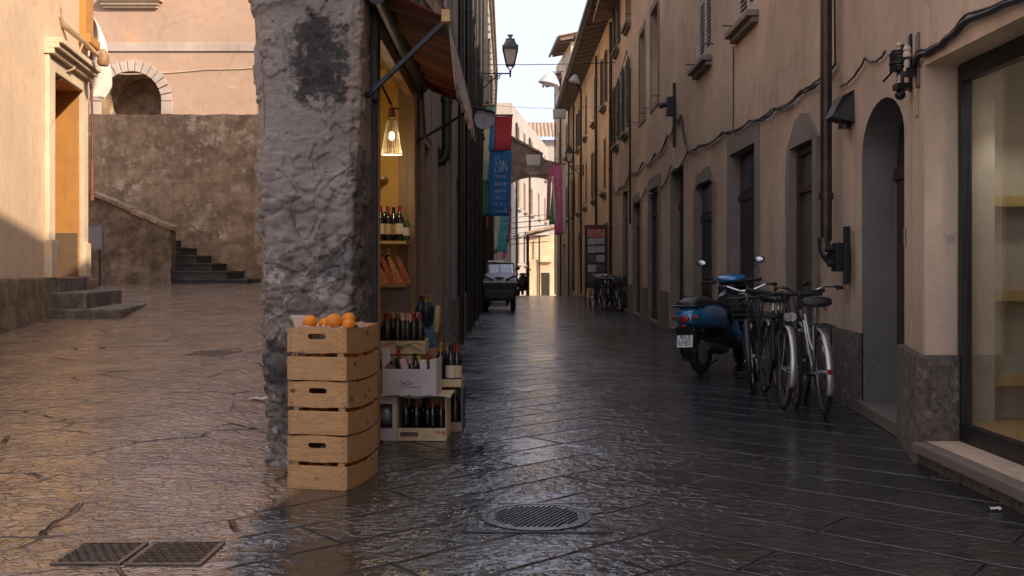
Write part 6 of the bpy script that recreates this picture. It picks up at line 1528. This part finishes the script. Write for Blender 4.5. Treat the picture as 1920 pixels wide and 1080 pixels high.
for i, (x, y, h, ln, tx) in enumerate(((2.68,29.0,200,4,'dark bicycle in the far cluster, closest to the notice board post'),(2.86,29.3,195,-3,'dark bicycle in the middle of the far cluster by the notice board'),(3.02,28.9,190,5,'dark bicycle in the far cluster, closest to the wall'),(2.62,30.3,165,-5,'dark bicycle at the back of the far cluster'),(2.85,30.7,172,3,'dark bicycle behind the others under the notice board'))):
    c = dup(bC if i % 2 else bD, None, (x,y,.0015), (0,radians(ln),radians(h)), tx, 'bicycles by the notice board')

# ------------------------------------------------------------------ scooter
def make_scooter(label, body_m, grp):
    t = thing('scooter', label, 'scooter', (0,0,0), 0, grp)
    R = .235; fa = Vector((0,1.28,R)); ra = Vector((0,0,R))
    ST = Matrix.Translation((0,1.05,0)) @ Matrix.Rotation(radians(15),4,'Z') @ Matrix.Translation((0,-1.05,0))
    def SB(): q = MB(); q.M = ST; return q
    def wheel(nm, c):
        g = MB() if c.y < 1 else SB(); g.ring(c, R-.055, .055, 'x', 36, 12); o = g.build(nm, m_rubber, t, smooth_=True)
        g = MB() if c.y < 1 else SB(); g.lathe(c, [(.03,-.05),(.12,-.035),(.14,-.03),(.14,.03),(.12,.035),(.03,.05)], 24, Matrix.Rotation(pi/2,3,'Y')); g.build('rim', m_greypaint, o, smooth_=True)
    wheel('rear_wheel', ra); wheel('front_wheel', fa)
    g = MB(); g.loft([(-.36,0,.60,.03,.03),(-.345,0,.605,.085,.055),(-.28,0,.615,.135,.095),(-.15,0,.615,.17,.125),(.05,0,.61,.19,.145),(.28,0,.60,.19,.15),(.46,0,.58,.165,.14),(.56,0,.55,.13,.12),(.6,0,.53,.1,.1)], 28, 2.7)
    bd = g.build('rear_body', body_m, t, smooth_=True, autos=1.1)
    g = MB(); g.loft([(-.30,0,.745,.05,.012),(-.27,0,.752,.115,.04),(-.1,0,.768,.135,.062),(.1,0,.768,.135,.06),(.22,0,.748,.13,.05),(.38,0,.735,.125,.045),(.55,0,.725,.105,.045),(.62,0,.70,.07,.04)], 24, 2.8); g.build('seat', m_seat, t, smooth_=True, autos=1.1)
    g = MB(); g.tube([(-.12,-.02,.735),(-.145,-.18,.735),(-.12,-.33,.735),(0,-.37,.735),(.12,-.33,.735),(.145,-.18,.735),(.12,-.02,.735)], .013, 8); g.build('grab_rail', m_blackpl, t, smooth_=True)
    # tail lamp, indicators, plate
    g = MB(); g.ball((0,-.352,.60), .055, (1.15,.5,.75), 16, 10); g.build('tail_light', m_redlens, bd, smooth_=True)
    for s_ in (-1,1):
        g = MB(); g.ball((s_*.10,-.318,.615), .045, (1.2,.45,.62), 14, 8); g.build('indicator', m_orangel if False else plain('dark_red_lens', (.22,.035,.015), .15), bd, smooth_=True)
    g = MB(); g.ball((0,-.372,.53), .02, (1.6,.6,.8), 10, 6); g.build('number_lamp', m_redlens, bd, smooth_=True)
    g = MB(); g.hexa([(-.075,-.34,.25),(.075,-.34,.25),(.075,-.30,.25),(-.075,-.30,.25)],[(-.11,-.37,.52),(.11,-.37,.52),(.10,-.25,.54),(-.10,-.25,.54)]); g.hexa([(-.10,-.33,.24),(.10,-.33,.24),(.08,-.24,.30),(-.08,-.24,.30)],[(-.075,-.34,.30),(.075,-.34,.30),(.075,-.22,.36),(-.075,-.22,.36)]); pl_h = g.build('plate_holder', m_blackpl, t, bevel=.01)
    M = Matrix.Translation((0,-.385,.31)) @ Matrix.Rotation(radians(-12),4,'X')
    g = MB(); g.M = M; g.box(-.088,.088,-.002,.004,0,.16); lp_ = g.build('licence_plate', m_plate, t, bevel=.004)
    g = MB(); strokes(g, M, -.055,.09,.13,.05,5,-.0035,seed=77); strokes(g, M, -.072,.02,.15,.05,5,-.0035,seed=81); g.build('plate_characters', m_print_k, lp_)
    # engine, exhaust, swing arm
    g = MB(); g.loft([(-.1,-.09,.26,.05,.07),(.1,-.10,.27,.075,.10),(.35,-.06,.29,.11,.11),(.55,0,.31,.12,.09)], 16, 3); g.cyl((-.17,.0,.235),(-.05,.0,.235),.10,n=18); g.build('engine', m_iron, t, smooth_=True)
    g = MB(); g.tube([(.13,.45,.22),(.15,.2,.24),(.16,.0,.27),(.16,-.2,.30)], [.02,.05,.055,.045], 14); g.build('exhaust', m_iron, t, smooth_=True)
    g = MB(); g.loft([(.42,0,.45,.12,.15),(.55,0,.40,.15,.13),(.75,0,.27,.17,.05),(1.0,0,.26,.17,.05),(1.08,0,.30,.15,.06)], 16, 3.5); g.build('floorboard', m_blackpl, t, smooth_=True)
    # leg shield
    def shield(off, wk):
        def fn(s, u):
            z = lerp(.24,.93,u); w = wk*(.17+.07*sin(pi*clamp((u-.05)/.95))*(1-.25*u)); a = (s-.5)*2
            return (a*w, 1.06+.05*(1-a*a)+.05*(u-.5)*-1.2+off-.0, z)
        return fn
    g = MB(); g.grid(shield(.045,1.0), 16, 18); g.build('leg_shield', body_m, t, smooth_=True, solid=.012)
    g = MB(); g.loft([(.86,0,.72,.02,.02),(.88,0,.72,.13,.11),(.96,0,.72,.165,.15),(1.07,0,.72,.175,.19)], 18, 3.2); g.grid(shield(.02,.97), 16, 18); g.build('inner_shield', m_blackpl, t, smooth_=True)
    g = SB(); g.loft([(1.08,0,.5,.03,.02),(1.11,0,.34,.07,.05),(1.2,0,.43,.09,.07),(1.3,0,.46,.095,.06),(1.45,0,.40,.085,.06),(1.54,0,.33,.05,.05)], 16, 2.4); g.build('front_fender', body_m, t, smooth_=True)
    g = SB(); g.cyl((0,1.06,.9),(0,1.28,R),.03,n=10); g.build('fork', m_iron, t)
    # headset and bars
    g = SB(); g.loft([(.90,0,1.0,.03,.012),(.92,0,1.003,.12,.03),(.97,0,1.015,.165,.045),(1.05,0,1.02,.165,.058),(1.13,0,1.0,.13,.07),(1.19,0,.98,.08,.06),(1.2,0,.975,.04,.03)], 26, 2.3); hs = g.build('handlebar_cowl', body_m, t, smooth_=True, autos=1.2)
    g = SB(); g.cyl((-.14,1.0,.985),(.14,1.0,.985),.045,n=12); g.cyl((0,1.02,.85),(0,1.03,1.0),.06,n=12); g.build('handlebar', m_blackpl, t, smooth_=True)
    for s_ in (-1,1):
        g = SB(); g.cyl((s_*.17,.985,.985),(s_*.345,.955,.99),.019,n=12); g.tube([(s_*.17,1.05,.985),(s_*.33,1.035,.975)], .008, 6); g.build('grip', m_rubber, t, smooth_=True)
        g = SB(); g.tube([(s_*.19,1.02,1.0),(s_*.25,1.02,1.08),(s_*.29,1.02,1.17)], .007, 6); mr = g.build('mirror_stem', m_blackpl, t, smooth_=True)
        g = SB(); g.ball((s_*.33,1.02,1.215), .062, (1.0,.28,.66), 18, 10); g.build('mirror_shell', m_blackpl, mr, smooth_=True)
        g = SB(); g.ball((s_*.33,1.006,1.215), .052, (1.0,.14,.62), 18, 10); g.build('mirror_glass', m_chrome, mr, smooth_=True)
    g = MB(); g.tube([(-.03,.55,.12),(-.12,.5,.06),(-.16,.42,.012)], .012, 8); g.build('side_stand', m_iron, t)
    return t
s1 = make_scooter('blue scooter with a black seat, red tail lamp and white licence plate', m_blue, 'scooters')
s1.scale = (1.06,)*3; s1.location = (2.15, 11.2, .002); s1.rotation_euler = (0, radians(-4), radians(-34))
s2 = dup(s1, None, (.32,49,gz(.32,49)), radians(-12), 'dark scooter parked at the crest of the street, far away', 'scooters')
for k in s2.children:
    if k.name.startswith(('rear_body','leg_shield','front_fender','handlebar_cowl')): recolor(k, m_blackpl)

# ------------------------------------------------------------------ small utility vehicle and pale car
ut = thing('utility_vehicle', 'small dark open utility vehicle with grey bonnet and low windscreen parked by the left houses', 'vehicle', (-.33,28.6,0))
g = MB(); g.hexa([(-.80,27.65,.30),(.10,27.65,.30),(.10,29.9,.30),(-.80,29.9,.30)],[(-.84,27.6,.80),(.15,27.6,.80),(.15,29.9,.88),(-.84,29.9,.88)]); g.box(-.78,.09,27.5,27.66,.36,.62); g.build('body', m_black, ut, bevel=.03)
g = MB(); g.hexa([(-.83,27.58,.815),(.14,27.58,.815),(.14,28.6,.87),(-.83,28.6,.87)],[(-.80,27.64,.87),(.11,27.64,.87),(.06,28.55,1.09),(-.75,28.55,1.09)]); g.build('bonnet', plain('dark_grey_bonnet', (.24,.23,.235), .35, .2), ut, bevel=.03)
g = MB(); g.ball((-.35,27.76,.945), .13, (1.2,.6,.28), 16, 8)
for s_ in (-1,1):
    x = -.35; g.hexa([(x+s_*.15,27.62,.875),(x+s_*.43,27.7,.96),(x+s_*.45,27.9,.98),(x+s_*.2,27.8,.90)],[(x+s_*.15,27.6,.90),(x+s_*.43,27.66,1.02),(x+s_*.45,27.9,1.03),(x+s_*.2,27.8,.94)])
g.build('bonnet_trim', m_black, ut, bevel=.008)
for s_ in (-1,1):
    g = MB(); g.cyl((-.35+s_*.3,27.54,.7),(-.35+s_*.3,27.60,.7),.05,n=16); g.build('headlight', m_iron, ut)
for x in (-.76,.03):
    for y in (27.95,29.5):
        g = MB(); g.ring((x,y,.27),.20,.075,'x',28,10); g.cyl((x-.05,y,.27),(x+.05,y,.27),.15,n=18); g.build('wheel', m_rubber, ut, smooth_=True)
g = MB(); g.quad((-.74,28.6,1.09),(.05,28.6,1.09),(.03,28.72,1.34),(-.72,28.72,1.34)); g.build('windscreen', glass_mat('screen_glass', (.8,.85,.9), .05, 2.5), ut, solid=.008)
g = MB(); g.bar((-.75,28.6,1.08),(-.73,28.73,1.36),.035,.035); g.bar((.06,28.6,1.08),(.04,28.73,1.36),.035,.035); g.bar((-.75,28.73,1.36),(.05,28.73,1.36),.035,.035); g.bar((-.35,28.6,1.08),(-.35,28.73,1.36),.025,.025); g.build('windscreen_frame', m_black, ut)
g = MB(); g.ball((.16,28.55,1.22),.07,(1,.5,.8)); g.build('mirror', m_black, ut, smooth_=True)
g = MB(); g.hexa([(-.7,29.0,.86),(.0,29.0,.86),(.0,29.6,.86),(-.7,29.6,.86)],[(-.68,29.35,1.25),(-.02,29.35,1.25),(-.02,29.6,1.22),(-.68,29.6,1.22)]); g.build('seat', m_seat, ut, bevel=.03)
car = thing('parked_car', 'pale car with a sloping windscreen parked behind the dark utility vehicle', 'car', (-.3,35,0))
cx = XX(922,33.6)+.12
g = MB(); g.hexa([(cx-.62,33.3,.3),(cx+.45,33.3,.3),(cx+.45,36.8,.3),(cx-.62,36.8,.3)],[(cx-.60,33.4,.95),(cx+.43,33.4,.95),(cx+.43,36.7,.98),(cx-.60,36.7,.98)]); g.build('body', m_car_w, car, bevel=.06)
g = MB(); g.hexa([(cx-.56,33.9,.96),(cx+.40,33.9,.96),(cx+.40,36.4,.98),(cx-.56,36.4,.98)],[(cx-.42,34.6,1.50),(cx+.26,34.6,1.50),(cx+.26,36.1,1.50),(cx-.42,36.1,1.50)]); g.build('cabin', m_car_w, car, bevel=.05)
g = MB(); g.quad((cx-.50,33.93,1.03),(cx+.34,33.93,1.03),(cx+.25,34.5,1.44),(cx-.41,34.5,1.44)); g.build('windscreen', m_dkglass, car, solid=.02)
for x in (cx-.60,cx+.43):
    for y in (34.0,36.1):
        g = MB(); g.ring((x,y,.29),.21,.08,'x',24,8); g.cyl((x-.05,y,.29),(x+.05,y,.29),.17,n=16); g.build('wheel', m_rubber, car, smooth_=True)

# ------------------------------------------------------------------ camera, light, world
EL, AZ = radians(33), radians(132)
sun = bpy.data.lights.new('sun', 'SUN'); sun.energy = 2.9; sun.angle = radians(.6); sun.color = (1,.83,.635)
so = bpy.data.objects.new('sun', sun); COL.objects.link(so)
d = Vector((sin(AZ)*cos(EL), cos(AZ)*cos(EL), sin(EL))); so.rotation_euler = d.to_track_quat('Z','Y').to_euler(); so.location = d*60
l = bpy.data.lights.new('shop_spot_light', 'SPOT'); l.energy = 5; l.color = (1,.92,.8); l.spot_size = radians(110); l.spot_blend = .6; l.shadow_soft_size = .05
lo_ = bpy.data.objects.new('shop_spot_light', l); COL.objects.link(lo_); lo_.location = (3.12,5.75,2.22); lo_.rotation_euler = (radians(12),0,0)
point((4.2,4.6,2.4), 4, (1,.94,.84), .1)  # added point light for the shop room, no lamp modelled there
wd = bpy.data.worlds.new('World'); SC.world = wd; wd.use_nodes = True; nt = wd.node_tree
sk = nt.nodes.new('ShaderNodeTexSky'); sk.sky_type = 'NISHITA'; sk.sun_disc = False; sk.sun_elevation = EL; sk.sun_rotation = AZ
sk.air_density = 1.0; sk.dust_density = 6.0; sk.ozone_density = 2.5
bg = nt.nodes['Background']; bg.inputs['Strength'].default_value = .15
mxs = nt.nodes.new('ShaderNodeMix'); mxs.data_type = 'RGBA'; mxs.inputs[0].default_value = .72; mxs.inputs[7].default_value = (3.5,3.5,4.15,1)   # thin high cloud over the clear sky
nt.links.new(sk.outputs[0], mxs.inputs[6]); nt.links.new(mxs.outputs[2], bg.inputs[0])
cam = bpy.data.cameras.new('camera'); co = bpy.data.objects.new('camera', cam); COL.objects.link(co); SC.camera = co
co.location = (0,0,CH); co.rotation_euler = (radians(90),0,0); cam.sensor_width = 36; cam.lens = F/1920*36; cam.shift_y = (CV-540)/1920
cam.clip_start = .05; cam.clip_end = 1500
vs = SC.view_settings; vs.view_transform = 'Standard'; vs.look = 'None'; vs.exposure = 1.12; vs.gamma = 1
SC.cycles.use_denoising = True; SC.cycles.max_bounces = 8; SC.cycles.diffuse_bounces = 4; SC.cycles.glossy_bounces = 4; SC.cycles.transparent_max_bounces = 12
SC.cycles.sample_clamp_indirect = 6.0
